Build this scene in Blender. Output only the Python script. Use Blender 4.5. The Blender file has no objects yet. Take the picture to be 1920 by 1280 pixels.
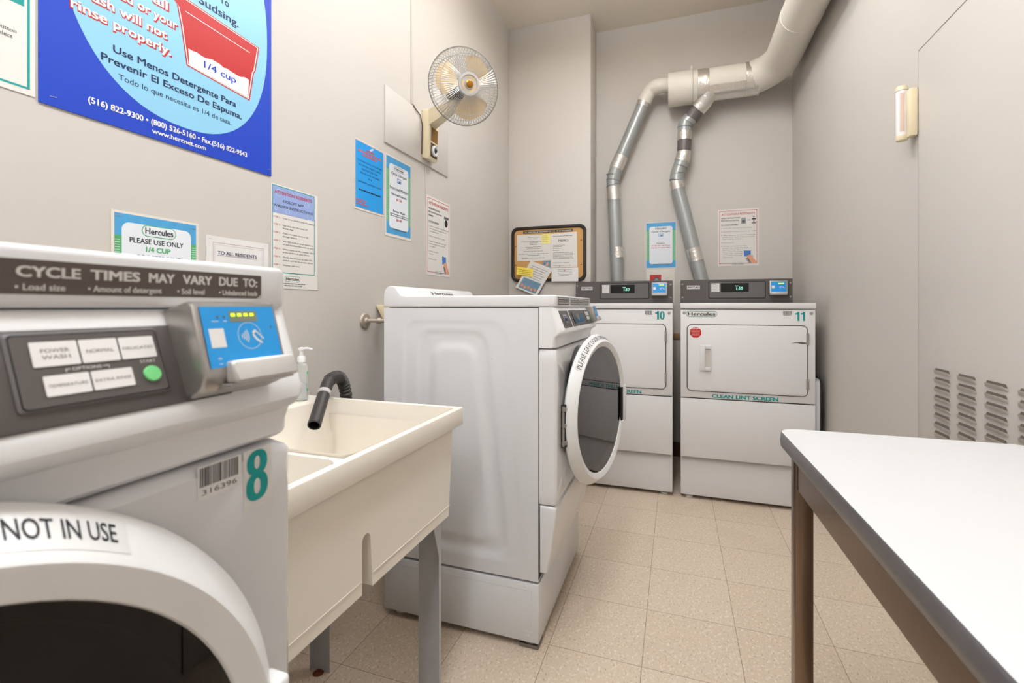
import bpy, bmesh, math, random
from mathutils import Vector, Matrix
random.seed(7)
PI = math.pi
SC = bpy.context.scene
COL = SC.collection

# ------------------------------------------------------------------ camera
cam_d = bpy.data.cameras.new('camera'); cam = bpy.data.objects.new('camera', cam_d); COL.objects.link(cam)
cam.location = (0, 0, 1.1505)
cam.rotation_euler = (PI/2, 0, 0.33262)
cam_d.sensor_width = 36; cam_d.lens = 891.5/1920*36
cam_d.shift_y = -65.5/1920
cam_d.clip_start = 0.02
cam_d.dof.use_dof = True; cam_d.dof.focus_distance = 2.3; cam_d.dof.aperture_fstop = 8.0
SC.camera = cam
# ------------------------------------------------------------------ world, colour
w = bpy.data.worlds.new('world'); SC.world = w; w.use_nodes = True
w.node_tree.nodes['Background'].inputs[0].default_value = (1, .95, .9, 1)
w.node_tree.nodes['Background'].inputs[1].default_value = 0.3
SC.view_settings.view_transform = 'Standard'; SC.view_settings.look = 'None'
SC.view_settings.gamma = 1; SC.view_settings.use_curve_mapping = False
SC.view_settings.exposure = 0.16
# ------------------------------------------------------------------ lamps (unseen ceiling fluorescents, with an added fill lamp and uplights)
def area(x, y, z, sx, sy, p, name):
    d = bpy.data.lights.new(name, 'AREA'); d.shape = 'RECTANGLE'; d.size = sx; d.size_y = sy; d.energy = p
    d.color = (.86, .924, .99)
    o = bpy.data.objects.new(name, d); COL.objects.link(o); o.location = (x, y, z)
    return o
# unseen fixtures, first one added as fill: x, y, watts down, watts up
LIGHTS = [(-.22, 2.1, 16, 32), (-.22, .35, 20, 30), (-.22, -1.05, 20, 22)]
LZ = 3.12
for lx, ly, lp, lu in LIGHTS:
    area(lx, ly, LZ-.022, .3, 1.1, lp, 'fluorescent_tube_light')
    area(lx, ly, LZ+.075, .3, 1.1, lu, 'fluorescent_uplight').rotation_euler = (PI, 0, 0)  # uplight added to brighten the ceiling

# ------------------------------------------------------------------ materials
def lin(c):
    return tuple(((v/255)/12.92 if v/255 <= .04045 else ((v/255+.055)/1.055)**2.4) for v in c)
MATS = {}
def M(name, c, rough=.5, metal=0., bump=0., bscale=60., var=0., vscale=6., emit=0., trans=0., ior=1.5, coat=0., stretch=None, detail=3):
    m = bpy.data.materials.new(name); m.use_nodes = True; MATS[name] = m
    nt = m.node_tree; b = nt.nodes['Principled BSDF']; c = lin(c)
    b.inputs['Base Color'].default_value = (*c, 1); b.inputs['Roughness'].default_value = rough
    b.inputs['Metallic'].default_value = metal; b.inputs['IOR'].default_value = ior
    b.inputs['Transmission Weight'].default_value = trans; b.inputs['Coat Weight'].default_value = coat
    if emit: b.inputs['Emission Color'].default_value = (*c, 1); b.inputs['Emission Strength'].default_value = emit
    if bump or var:
        tc = nt.nodes.new('ShaderNodeTexCoord'); src = tc.outputs['Object']
        if stretch:
            mp = nt.nodes.new('ShaderNodeMapping'); mp.inputs['Scale'].default_value = stretch
            nt.links.new(src, mp.inputs[0]); src = mp.outputs[0]
    if var:
        n = nt.nodes.new('ShaderNodeTexNoise'); n.inputs['Scale'].default_value = vscale; n.inputs['Detail'].default_value = 4
        mx = nt.nodes.new('ShaderNodeMix'); mx.data_type = 'RGBA'
        mx.inputs[6].default_value = (*[max(0, v*(1-var)) for v in c], 1); mx.inputs[7].default_value = (*[min(1, v*(1+var)) for v in c], 1)
        nt.links.new(src, n.inputs['Vector']); nt.links.new(n.outputs[0], mx.inputs[0]); nt.links.new(mx.outputs[2], b.inputs['Base Color'])
    if bump:
        n = nt.nodes.new('ShaderNodeTexNoise'); n.inputs['Scale'].default_value = bscale; n.inputs['Detail'].default_value = detail
        bp = nt.nodes.new('ShaderNodeBump'); bp.inputs['Strength'].default_value = bump; bp.inputs['Distance'].default_value = .004
        nt.links.new(src, n.inputs['Vector']); nt.links.new(n.outputs[0], bp.inputs['Height']); nt.links.new(bp.outputs[0], b.inputs['Normal'])
    return m
M('wall_paint', (201, 194, 187), .55, bump=.06, bscale=9, var=.012, vscale=3)
M('ceiling_paint', (230, 220, 206), .7, bump=.05, bscale=20)
M('door_paint', (206, 199, 192), .42, bump=.03, bscale=12)
M('louver_hole', (120, 108, 95), .8)  # painted shade of the louvre openings
M('gap_dark', (95, 78, 66), .8)
M('black', (10, 9, 9), .5)
M('gloss_black', (8, 8, 9), .12)
M('enamel', (226, 225, 226), .22, coat=.3)
M('enamel_side', (222, 222, 224), .30, bump=.02, bscale=14)
M('dryer_enamel', (224, 221, 221), .32)
M('plastic_white', (232, 231, 231), .28)
M('ring_white', (236, 235, 234), .3)
M('seam', (70, 64, 60), .7)
M('dark_panel', (84, 78, 76), .42, var=.04)
M('dark_panel2', (98, 95, 94), .4)
M('brown_label', (88, 76, 70), .5)
M('label_white', (226, 222, 218), .5)
M('label_text', (215, 210, 205), .5)
M('keycap', (224, 220, 218), .4)
M('keytext', (120, 112, 108), .5)
M('green_button', (120, 214, 136), .35)
M('silver', (176, 172, 168), .32, metal=.75)
M('silver_light', (196, 192, 188), .35, metal=.35)
M('reader_blue', (24, 148, 220), .35)
M('led', (205, 255, 40), .5, emit=1.0)
M('led_back', (125, 130, 110), .4)
M('display_digit', (150, 250, 225), .5, emit=.6)
M('teal', (0, 152, 148), .55)
M('ink', (32, 32, 40), .6)
M('ink_soft', (92, 90, 94), .6)
M('navy', (10, 26, 78), .5)
M('red', (200, 40, 44), .5)
M('red_soft', (196, 84, 84), .5)
M('paper', (222, 218, 213), .6)
M('paper_gloss', (226, 224, 222), .3)
M('laminate_rim', (225, 218, 208), .25)
M('poster_blue', (0, 60, 186), .55)
M('poster_sky', (138, 196, 226), .4)
M('poster_white', (232, 230, 226), .45)
M('poster_red', (186, 26, 28), .45)
M('sign_blue', (76, 160, 212), .45, var=.12, vscale=30)
M('sign_green', (84, 172, 110), .5)
M('sign_face', (226, 230, 236), .45)
M('sign_cyan', (28, 152, 226), .45)
M('sign_violet', (146, 166, 214), .5, var=.1, vscale=25)
M('bubble', (190, 208, 236), .5)
M('skin', (222, 160, 130), .6)
M('card_blue', (64, 120, 190), .5)
M('grey_print', (150, 150, 155), .6)
M('staple', (200, 200, 205), .3, metal=1)
M('tub_cream', (238, 230, 217), .36, var=.02, vscale=9, bump=.03, bscale=30)
M('galvanised', (186, 188, 192), .42, metal=.15, var=.12, vscale=18)
M('rust', (112, 58, 34), .9, bump=.6, bscale=120)
M('pipe_grey', (168, 171, 170), .33, metal=.35)
M('pipe_rib', (140, 143, 142), .42, metal=.4)
M('tape_dark', (112, 104, 102), .45, metal=.2)
M('foil', (226, 222, 216), .22, metal=.85, bump=.5, bscale=120, detail=2)
M('duct_paint', (226, 219, 208), .5, bump=.05, bscale=25)
M('brass', (176, 130, 70), .35, metal=.9)
M('old_metal', (176, 164, 150), .5, metal=.5, var=.25, vscale=60)
M('hose_black', (52, 47, 44), .38, bump=.3, bscale=300)
M('hose_clamp', (176, 172, 172), .45)
M('fan_cream', (226, 212, 180), .42)
M('fan_blade', (214, 188, 146), .75)
M('chrome_wire', (190, 188, 184), .3, metal=.6)
M('fan_badge', (168, 112, 30), .25, metal=.6)
M('fan_brown', (84, 54, 24), .4)
M('fan_ochre', (128, 88, 24), .4)
M('cork', (206, 158, 98), .85, bump=.4, bscale=220, var=.12, vscale=120)
M('frame_black', (36, 28, 26), .35)
M('yellow_note', (246, 222, 90), .6)
M('pale_note', (238, 228, 140), .6)
M('picture', (110, 146, 170), .5, var=.35, vscale=55)
M('picture_orange', (224, 150, 110), .5, var=.2, vscale=60)
M('table_laminate', (210, 209, 209), .42)
M('table_edge', (108, 104, 106), .3, metal=.3, var=.18, vscale=30)
M('steel_brown', (132, 112, 96), .22, metal=.92, var=.12, vscale=10, stretch=(1, 1, .15))
M('wood', (170, 130, 88), .6, var=.2, vscale=12)
M('brown_base', (96, 62, 44), .5)
M('panel_grey', (205, 198, 190), .5)
M('soap_clear', (248, 250, 250), .12, trans=.75, ior=1.3)
M('soap_liquid', (244, 244, 242), .25, trans=.3)
M('drum', (70, 68, 68), .35, metal=.8)
M('gasket', (104, 102, 102), .5)
M('cup_plastic', (170, 158, 146), .2, trans=.5)
M('stop_red', (200, 32, 28), .45)
M('lamp_diffuser', (255, 250, 240), .5, emit=2.0)
g = M('door_glass', (40, 38, 38), .03, ior=1.75); g.node_tree.nodes['Principled BSDF'].inputs['Specular IOR Level'].default_value = .8
# tinted see-through glass
def glass(name, tint, refl, body=.0):
    m = bpy.data.materials.new(name); m.use_nodes = True; MATS[name] = m; nt = m.node_tree
    for n in list(nt.nodes): nt.nodes.remove(n)
    out = nt.nodes.new('ShaderNodeOutputMaterial'); tr = nt.nodes.new('ShaderNodeBsdfTransparent'); gl = nt.nodes.new('ShaderNodeBsdfGlossy')
    fr = nt.nodes.new('ShaderNodeFresnel'); mx = nt.nodes.new('ShaderNodeMixShader'); fr.inputs[0].default_value = refl
    tr.inputs[0].default_value = (*tint, 1); gl.inputs['Roughness'].default_value = .02; gl.inputs[0].default_value = (.95, .95, .95, 1)
    nt.links.new(fr.outputs[0], mx.inputs[0]); nt.links.new(tr.outputs[0], mx.inputs[1]); nt.links.new(gl.outputs[0], mx.inputs[2])
    nt.links.new(mx.outputs[0], out.inputs[0])
glass('tinted_glass', (.05, .045, .045), 1.9)
glass('bowl_glass', (.6, .6, .6), 1.45)

# floor tile material: 12 inch vinyl tiles with thin joints and fine specks
m = bpy.data.materials.new('floor_tile'); m.use_nodes = True; MATS['floor_tile'] = m
nt = m.node_tree; N = nt.nodes; L = nt.links; bs = N['Principled BSDF']
geo = N.new('ShaderNodeNewGeometry')
def mnode(op, a, b=None, clamp=False):
    n = N.new('ShaderNodeMath'); n.operation = op; n.use_clamp = clamp
    for i, v in enumerate((a, b)):
        if v is None: continue
        if isinstance(v, (int, float)): n.inputs[i].default_value = v
        else: L.new(v, n.inputs[i])
    return n.outputs[0]
sp = N.new('ShaderNodeSeparateXYZ'); L.new(geo.outputs['Position'], sp.inputs[0])
T = .3048
tx = mnode('DIVIDE', mnode('ADD', sp.outputs[0], .4096+T*40), T); ty = mnode('DIVIDE', mnode('ADD', sp.outputs[1], -2.7904+T*40), T)
fx = mnode('FRACT', tx); fy = mnode('FRACT', ty)
def edge(f):
    a = mnode('ABSOLUTE', mnode('SUBTRACT', f, .5)); return mnode('SUBTRACT', .5, a)
em = mnode('MULTIPLY', mnode('MINIMUM', edge(fx), edge(fy)), T)
line = mnode('LESS_THAN', em, .0009)
cx = N.new('ShaderNodeCombineXYZ'); L.new(mnode('FLOOR', tx), cx.inputs[0]); L.new(mnode('FLOOR', ty), cx.inputs[1])
wn = N.new('ShaderNodeTexWhiteNoise'); L.new(cx.outputs[0], wn.inputs['Vector'])
# per tile alternating grain direction
mpg = N.new('ShaderNodeMapping'); L.new(geo.outputs['Position'], mpg.inputs[0]); mpg.inputs['Scale'].default_value = (150, 95, 1); mpg.inputs['Rotation'].default_value = (0, 0, .5)
n1 = N.new('ShaderNodeTexNoise'); n1.inputs['Scale'].default_value = 1.0; n1.inputs['Detail'].default_value = 2; L.new(mpg.outputs[0], n1.inputs['Vector'])
mp2 = N.new('ShaderNodeMapping'); L.new(geo.outputs['Position'], mp2.inputs[0]); mp2.inputs['Scale'].default_value = (90, 60, 1); mp2.inputs['Rotation'].default_value = (0, 0, -.6)
n2 = N.new('ShaderNodeTexNoise'); n2.inputs['Scale'].default_value = 1.3; n2.inputs['Detail'].default_value = 3; L.new(mp2.outputs[0], n2.inputs['Vector'])
n3 = N.new('ShaderNodeTexNoise'); n3.inputs['Scale'].default_value = 2.2; L.new(geo.outputs['Position'], n3.inputs['Vector'])
def mix(f, a, b):
    x = N.new('ShaderNodeMix'); x.data_type = 'RGBA'
    for i, v in ((0, f), (6, a), (7, b)):
        if isinstance(v, tuple): x.inputs[i].default_value = (*lin(v), 1)
        else: L.new(v, x.inputs[i])
    return x.outputs[2]
base = mix(wn.outputs[0], (208, 189, 167), (214, 196, 175))
base = mix(mnode('MULTIPLY', mnode('GREATER_THAN', n1.outputs[0], .625), .5), base, (150, 128, 108))
base = mix(mnode('MULTIPLY', mnode('LESS_THAN', n2.outputs[0], .40), .5), base, (236, 226, 212))
base = mix(mnode('MULTIPLY', mnode('GREATER_THAN', n3.outputs[0], .6), .2), base, (196, 176, 156))
base = mix(line, base, (128, 106, 88))
L.new(base, bs.inputs['Base Color']); bs.inputs['Roughness'].default_value = .38
bp = N.new('ShaderNodeBump'); bp.inputs['Strength'].default_value = .06; bp.inputs['Distance'].default_value = .002
L.new(n3.outputs[0], bp.inputs['Height']); L.new(bp.outputs[0], bs.inputs['Normal'])

# ------------------------------------------------------------------ text outlines
TXT = {}
def text_geo(s, bold=0., shear=0.):
    k = (s, bold, shear)
    if k in TXT: return TXT[k]
    c = bpy.data.curves.new('t', 'FONT'); c.body = s; c.size = 1; c.shear = shear; c.resolution_u = 3
    o = bpy.data.objects.new('t', c); me = o.to_mesh()
    vs = [(v.co.x, v.co.y) for v in me.vertices]; fs = [tuple(p.vertices) for p in me.polygons]
    o.to_mesh_clear(); bpy.data.objects.remove(o); bpy.data.curves.remove(c)
    TXT[k] = (vs, fs); return TXT[k]

# ------------------------------------------------------------------ mesh builder
class MB:
    def __init__(s, org=(0, 0, 0), xf=None):
        s.v = []; s.f = []; s.mi = []; s.sm = []; s.mats = []; s.org = Vector(org); s.xf = xf
    def slot(s, m):
        if m not in s.mats: s.mats.append(m)
        return s.mats.index(m)
    def add(s, vs, fs, mat, smooth=False):
        b = len(s.v); i = s.slot(mat)
        s.v += [tuple(p) for p in vs]
        for f in fs: s.f.append(tuple(b+j for j in f)); s.mi.append(i); s.sm.append(smooth)
        return s
    def bm(s, bm, mat, smooth=True):
        bm.verts.ensure_lookup_table(); bm.verts.index_update()
        s.add([v.co[:] for v in bm.verts], [[v.index for v in f.verts] for f in bm.faces], mat, smooth); bm.free(); return s
    def box(s, x0, x1, y0, y1, z0, z1, mat, r=0., seg=2):
        bm = bmesh.new()
        vs = [bm.verts.new(p) for p in ((x0,y0,z0),(x1,y0,z0),(x1,y1,z0),(x0,y1,z0),(x0,y0,z1),(x1,y0,z1),(x1,y1,z1),(x0,y1,z1))]
        for f in ((3,2,1,0),(4,5,6,7),(0,1,5,4),(1,2,6,5),(2,3,7,6),(3,0,4,7)): bm.faces.new([vs[i] for i in f])
        if r: bmesh.ops.bevel(bm, geom=bm.edges[:], offset=r, segments=seg, profile=.5, affect='EDGES')
        return s.bm(bm, mat, r > 0)
    def prism(s, pts, axis, a0, a1, mat, r=0., seg=3, caps=True, allr=0., skip=()):
        """pts in the two remaining axes (x: y,z | y: x,z | z: x,y)"""
        def P(p, a): return {'x': (a, p[0], p[1]), 'y': (p[0], a, p[1]), 'z': (p[0], p[1], a)}[axis]
        bm = bmesh.new(); n = len(pts)
        A = [bm.verts.new(P(p, a0)) for p in pts]; B = [bm.verts.new(P(p, a1)) for p in pts]
        for i in range(n):
            if i not in skip: bm.faces.new((A[i], A[(i+1) % n], B[(i+1) % n], B[i]))
        if caps:
            bm.faces.new(A[::-1]); bm.faces.new(B)
        bmesh.ops.recalc_face_normals(bm, faces=bm.faces[:])
        if allr: bmesh.ops.bevel(bm, geom=bm.edges[:], offset=allr, segments=seg, profile=.5, affect='EDGES')
        elif r:
            bm.verts.index_update()
            sa, sb = set(A), set(B)
            es = [e for e in bm.edges if (e.verts[0] in sa and e.verts[1] in sa) or (e.verts[0] in sb and e.verts[1] in sb)]
            bmesh.ops.bevel(bm, geom=es, offset=r, segments=seg, profile=.5, affect='EDGES')
        return s.bm(bm, mat, True)
    def lathe(s, prof, c, d, mat, n=32, a0=0., a1=2*PI, closed=False):
        if mat == 'foil':
            (r0, t0), (r1, t1) = prof[1], prof[-2]; m_ = max(2, int((t1-t0)/.009))
            prof = [prof[0]]+[(r0+(r1-r0)*i/m_, t0+(t1-t0)*i/m_) for i in range(m_+1)]+[prof[-1]]
        d = Vector(d).normalized(); c = Vector(c)
        e = d.orthogonal().normalized() if abs(d.z) > .9 else Vector((0, 0, 1)).cross(d).normalized()
        g_ = d.cross(e); full = abs(a1-a0-2*PI) < 1e-6; k = n if full else n+1
        vs = []; m_ = len(prof)
        for r, t in prof:
            for i in range(k):
                a = a0+(a1-a0)*i/n; vs.append(c+d*t+(e*math.cos(a)+g_*math.sin(a))*(r+(random.uniform(-.0018, .0022) if mat == 'foil' else 0)))
        fs = []
        for j in range(m_-1):
            for i in range(n):
                i2 = (i+1) % k; fs.append((j*k+i, j*k+i2, (j+1)*k+i2, (j+1)*k+i))
        return s.add(vs, fs, mat, mat != 'foil')
    def cyl(s, p0, p1, r, mat, n=20, r2=None):
        p0 = Vector(p0); p1 = Vector(p1); l = (p1-p0).length; r2 = r if r2 is None else r2
        return s.lathe([(.00001, 0), (r, 0), (r2, l), (.00001, l)], p0, p1-p0, mat, n)
    def tube(s, path, r, mat, n=12, closed=False, caps=True):
        P = [Vector(p) for p in path]
        if mat == 'foil':
            Q = []
            for a, b in zip(P[:-1], P[1:]):
                m_ = max(1, int((b-a).length/.008)); Q += [a.lerp(b, i/m_) for i in range(m_)]
            P = Q+[P[-1]]
        k = len(P); vs = []; up = None
        rs = r if isinstance(r, (list, tuple)) else [r]*k
        for i, p in enumerate(P):
            a = P[(i-1) % k] if (i or closed) else p; b = P[(i+1) % k] if (i < k-1 or closed) else p
            t = (b-a).normalized()
            if up is None: up = t.orthogonal().normalized()
            up = (up-t*up.dot(t)).normalized(); v2 = t.cross(up)
            for j in range(n):
                q = 2*PI*j/n; vs.append(p+(up*math.cos(q)+v2*math.sin(q))*(rs[i]+(random.uniform(-.0016, .0016) if mat == 'foil' else 0)))
        fs = [(i*n+j, i*n+(j+1) % n, ((i+1) % k)*n+(j+1) % n, ((i+1) % k)*n+j) for i in range(k if closed else k-1) for j in range(n)]
        if caps and not closed: fs += [tuple(range(n))[::-1], tuple((k-1)*n+j for j in range(n))]
        return s.add(vs, fs, mat, mat != 'foil')
    def build(s, name, parent=None, **tags):
        me = bpy.data.meshes.new(name)
        o3 = s.org
        vs = [(s.xf(Vector(p)) if s.xf else Vector(p))-o3 for p in s.v]
        me.from_pydata(vs, [], s.f)
        for m_ in s.mats: me.materials.append(MATS[m_])
        me.polygons.foreach_set('material_index', s.mi); me.polygons.foreach_set('use_smooth', s.sm)
        me.update(); me.set_sharp_from_angle(angle=math.radians(35))
        o = bpy.data.objects.new(name, me); COL.objects.link(o)
        if parent: o.parent = parent
        else: o.location = o3
        for k_, v_ in tags.items(): o[k_] = v_
        return o
def thing(name, loc, label, category, group=None):
    o = bpy.data.objects.new(name, None); COL.objects.link(o); o.location = loc; o.empty_display_size = .05
    o['label'] = label; o['category'] = category
    if group: o['group'] = group
    return o

# ------------------------------------------------------------------ flat artwork on a plane
class Art:
    """draws in metres on a plane: point = O + u*U + v*V + n*N"""
    def __init__(s, mb, O, U, V, n=.0006, step=.00025):
        s.mb = mb; s.O = Vector(O); s.U = Vector(U).normalized(); s.V = Vector(V).normalized(); s.N = s.U.cross(s.V); s.n = n; s.step = step; s.warp = None
    def pt(s, u, v, n):
        if s.warp: return s.warp(u, v, n)
        return s.O+s.U*u+s.V*v+s.N*n
    def poly(s, pts, mat, k=1):
        n = s.n+s.step*k; s.mb.add([s.pt(u, v, n) for u, v in pts], [tuple(range(len(pts)))], mat); return s
    def rect(s, u0, u1, v0, v1, mat, k=1): return s.poly([(u0, v0), (u1, v0), (u1, v1), (u0, v1)], mat, k)
    def rr(s, u0, u1, v0, v1, r, mat, k=1, n=6): return s.poly(rrpts(u0, u1, v0, v1, r, n), mat, k)
    def ell(s, u, v, a, b, mat, k=1, n=48, e=2.):
        pw = lambda c: math.copysign(abs(c)**(2/e), c)
        return s.poly([(u+a*pw(math.cos(2*PI*i/n)), v+b*pw(math.sin(2*PI*i/n))) for i in range(n)], mat, k)
    def outline(s, pts, wd, mat, k=1):
        n = len(pts)
        for i in range(n):
            a = Vector(pts[i]); b = Vector(pts[(i+1) % n]); s.line(a, b, wd, mat, k)
    def line(s, a, b, wd, mat, k=1):
        a = Vector(a); b = Vector(b); d = (b-a).normalized(); q = Vector((-d.y, d.x))*wd/2; e = d*wd*.3
        s.poly([tuple(a-e-q), tuple(b+e-q), tuple(b+e+q), tuple(a-e+q)], mat, k)
    def frame(s, u0, u1, v0, v1, wd, mat, k=1):
        s.rect(u0, u1, v0, v0+wd, mat, k); s.rect(u0, u1, v1-wd, v1, mat, k)
        s.rect(u0, u0+wd, v0+wd, v1-wd, mat, k); s.rect(u1-wd, u1, v0+wd, v1-wd, mat, k)
    def arc(s, u, v, r, a0, a1, wd, mat, k=1, n=14):
        P_ = [math.radians(a0+(a1-a0)*i/n) for i in range(n+1)]
        for i in range(n):
            s.poly([(u+(r-wd/2)*math.cos(P_[i]), v+(r-wd/2)*math.sin(P_[i])), (u+(r+wd/2)*math.cos(P_[i]), v+(r+wd/2)*math.sin(P_[i])),
                    (u+(r+wd/2)*math.cos(P_[i+1]), v+(r+wd/2)*math.sin(P_[i+1])), (u+(r-wd/2)*math.cos(P_[i+1]), v+(r-wd/2)*math.sin(P_[i+1]))], mat, k)
    def text(s, t, u0, v, cap, mat, u1=None, k=3, bold=0., shear=0., al='l', rot=0.):
        vs, fs = text_geo(t, 0., shear)
        if not vs: return s
        x0 = min(p[0] for p in vs); x1 = max(p[0] for p in vs); C_ = .727
        sy = cap/C_; sx = (u1-u0)/(x1-x0) if u1 is not None else sy*.95
        wd = (x1-x0)*sx; off = u0 if al == 'l' else (u0-wd/2 if al == 'c' else u0-wd)
        n = s.n+s.step*k; cr, sr = math.cos(rot), math.sin(rot)
        bu, bv = bold*1.1*sx, bold*.7*sy; hits = [(0, 0)]
        if bold: hits = [(-bu, -bv), (bu, -bv), (-bu, bv), (bu, bv), (0, 0)]
        kx = (wd-2*bu)/wd if bold else 1
        for hi, (hu, hv) in enumerate(hits):
            Q = []; nh = n+hi*.00004
            for x, y in vs:
                du, dv = off+bu*(1 if bold else 0)+(x-x0)*sx*kx-u0+hu, y*sy*(1-(2*bold*.7 if bold else 0))+(bv if bold else 0)+hv
                Q.append(s.pt(u0+du*cr-dv*sr, v+du*sr+dv*cr, nh))
            s.mb.add(Q, fs, mat)
        return s
    def ringstroke(s, u, v, a, b, wu, wv, mat, k=1, n=40, e=2.3):
        pw = lambda c: math.copysign(abs(c)**(2/e), c); h = s.n+s.step*k; vs = []
        for i in range(n):
            q = 2*PI*i/n; c_, s_ = pw(math.cos(q)), pw(math.sin(q)); vs += [s.pt(u+a*c_, v+b*s_, h), s.pt(u+(a-wu)*c_, v+(b-wv)*s_, h)]
        s.mb.add(vs, [(2*i, 2*((i+1) % n), 2*((i+1) % n)+1, 2*i+1) for i in range(n)], mat)
    def numeral(s, t, u0, u1, v0, v1, mat, k=1):
        H = v1-v0; W_ = (u1-u0)/len(t)
        for i, ch in enumerate(t):
            a, b = u0+W_*i+W_*.04, u0+W_*(i+1)-W_*.04; c_ = (a+b)/2; hw = (b-a)/2; w_ = hw*.74
            if ch == '1':
                s.rect(b-w_*1.1-hw*.1, b-hw*.1, v0, v1, mat, k); s.poly([(a+hw*.25, v1-H*.30), (b-w_, v1-H*.28), (b-w_, v1), (b-w_*1.1, v1), (a+hw*.8, v1-H*.14), (a+hw*.25, v1-H*.14)], mat, k)
            elif ch == '0': s.ringstroke(c_, (v0+v1)/2, hw, H/2, w_, H*.13, mat, k)
            elif ch == '8': s.ringstroke(c_, v0+H*.28, hw, H*.28, w_*.95, H*.125, mat, k); s.ringstroke(c_, v1-H*.25, hw*.93, H*.25, w_*.9, H*.12, mat, k+.3)
    def bars(s, u0, u1, v, n, dv, h, mat, k=3, rag=.3, al='l', seed=1):
        """rows of unreadable small print, drawn as word-long dashes"""
        R = random.Random(seed)
        for i in range(n):
            e = u1-(u1-u0)*rag*R.random(); a = u0
            if al == 'c': d = (u1-e)/2; a = u0+d; e = u1-d
            x = a
            while x < e:
                wl = min((u1-u0)*(.05+.09*R.random()), e-x)
                if wl > (u1-u0)*.015: s.rect(x, x+wl, v-i*dv, v-i*dv+h, mat, k)
                x += wl+(u1-u0)*.018
    def logo(s, u0, u1, v0, v1, k=3, ring='teal', body='paper'):
        r = (v1-v0)/2; s.rr(u0, u1, v0, v1, r, ring, k); t = r*.14; s.rr(u0+t, u1-t, v0+t, v1-t, r-t, body, k+1)
        s.text('Hercules', u0+r*.55, v0+r*.5, r*1.12, 'ink', u1=u1-r*.55, k=k+2, bold=.02)
def rrpts(u0, u1, v0, v1, r, n=6):
    P_ = []
    for cu, cv, a in ((u1-r, v0+r, -90), (u1-r, v1-r, 0), (u0+r, v1-r, 90), (u0+r, v0+r, 180)):
        for i in range(n+1):
            q = math.radians(a+90*i/n); P_.append((cu+r*math.cos(q), cv+r*math.sin(q)))
    return P_
XL, XR, YB, YBUMP, ZC, YF = -1.272, .785, 3.87, 3.60, 3.37, -1.7
def left_sheet(y0, y1, z0, z1, mat, tilt=0., th=.0012, gap=.0006):
    """a sheet on the left wall, artwork coordinates are (Y, Z)"""
    org = (XL, (y0+y1)/2, (z0+z1)/2); mb = MB(org)
    mb.box(XL+gap, XL+gap+th, y0, y1, z0, z1, mat)
    return mb, Art(mb, (XL+gap+th, 0, 0), (0, 1, 0), (0, 0, 1), n=.0)
def back_sheet(x0, x1, z0, z1, mat, Y=YB, th=.001, gap=.0006, poly=None):
    org = (x0/2+x1/2, Y, (z0+z1)/2); mb = MB(org)
    if poly: mb.prism(poly, 'y', Y-gap-th, Y-gap, mat)
    else: mb.box(x0, x1, Y-gap-th, Y-gap, z0, z1, mat)
    return mb, Art(mb, (0, Y-gap-th, 0), (1, 0, 0), (0, 0, 1), n=.0)

# ================================================================== the room
def struct(name, mb): return mb.build(name, kind='structure')
mb = MB(); mb.box(XL-.1, XR+.1, YF-.1, YB+.1, -.1, 0, 'floor_tile'); struct('floor', mb)
mb = MB(); mb.box(XL-.1, XR+.1, YF-.1, YB+.1, ZC, ZC+.1, 'ceiling_paint'); struct('ceiling', mb)
mb = MB(); mb.box(XL-.1, XL, YF, YB, 0, ZC, 'wall_paint'); struct('wall_left', mb)
mb = MB(); mb.box(XR, XR+.1, YF, YB, 0, ZC, 'wall_paint'); struct('wall_right', mb)
mb = MB(); mb.box(XL-.1, XR+.1, YB, YB+.1, 0, ZC, 'wall_paint'); struct('wall_back', mb)
mb = MB(); mb.box(XL-.1, XR+.1, YF-.1, YF, 0, ZC, 'wall_paint'); struct('wall_front', mb)
mb = MB(); mb.box(XL, -.612, YBUMP, YB, 0, ZC, 'wall_paint', r=.004); struct('wall_column', mb)
mb = MB(); mb.box(-.61, XR, YB-.012, YB, 0, .11, 'brown_base', r=.003); struct('baseboard_back', mb)
mb = MB(); mb.box(-.61, XR, YB-.03, YB, .90, .945, 'wood', r=.003); mb.box(-.61, XR, YB-.02, YB, .115, .90, 'panel_grey', r=.002); struct('trim_1', mb)
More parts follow.
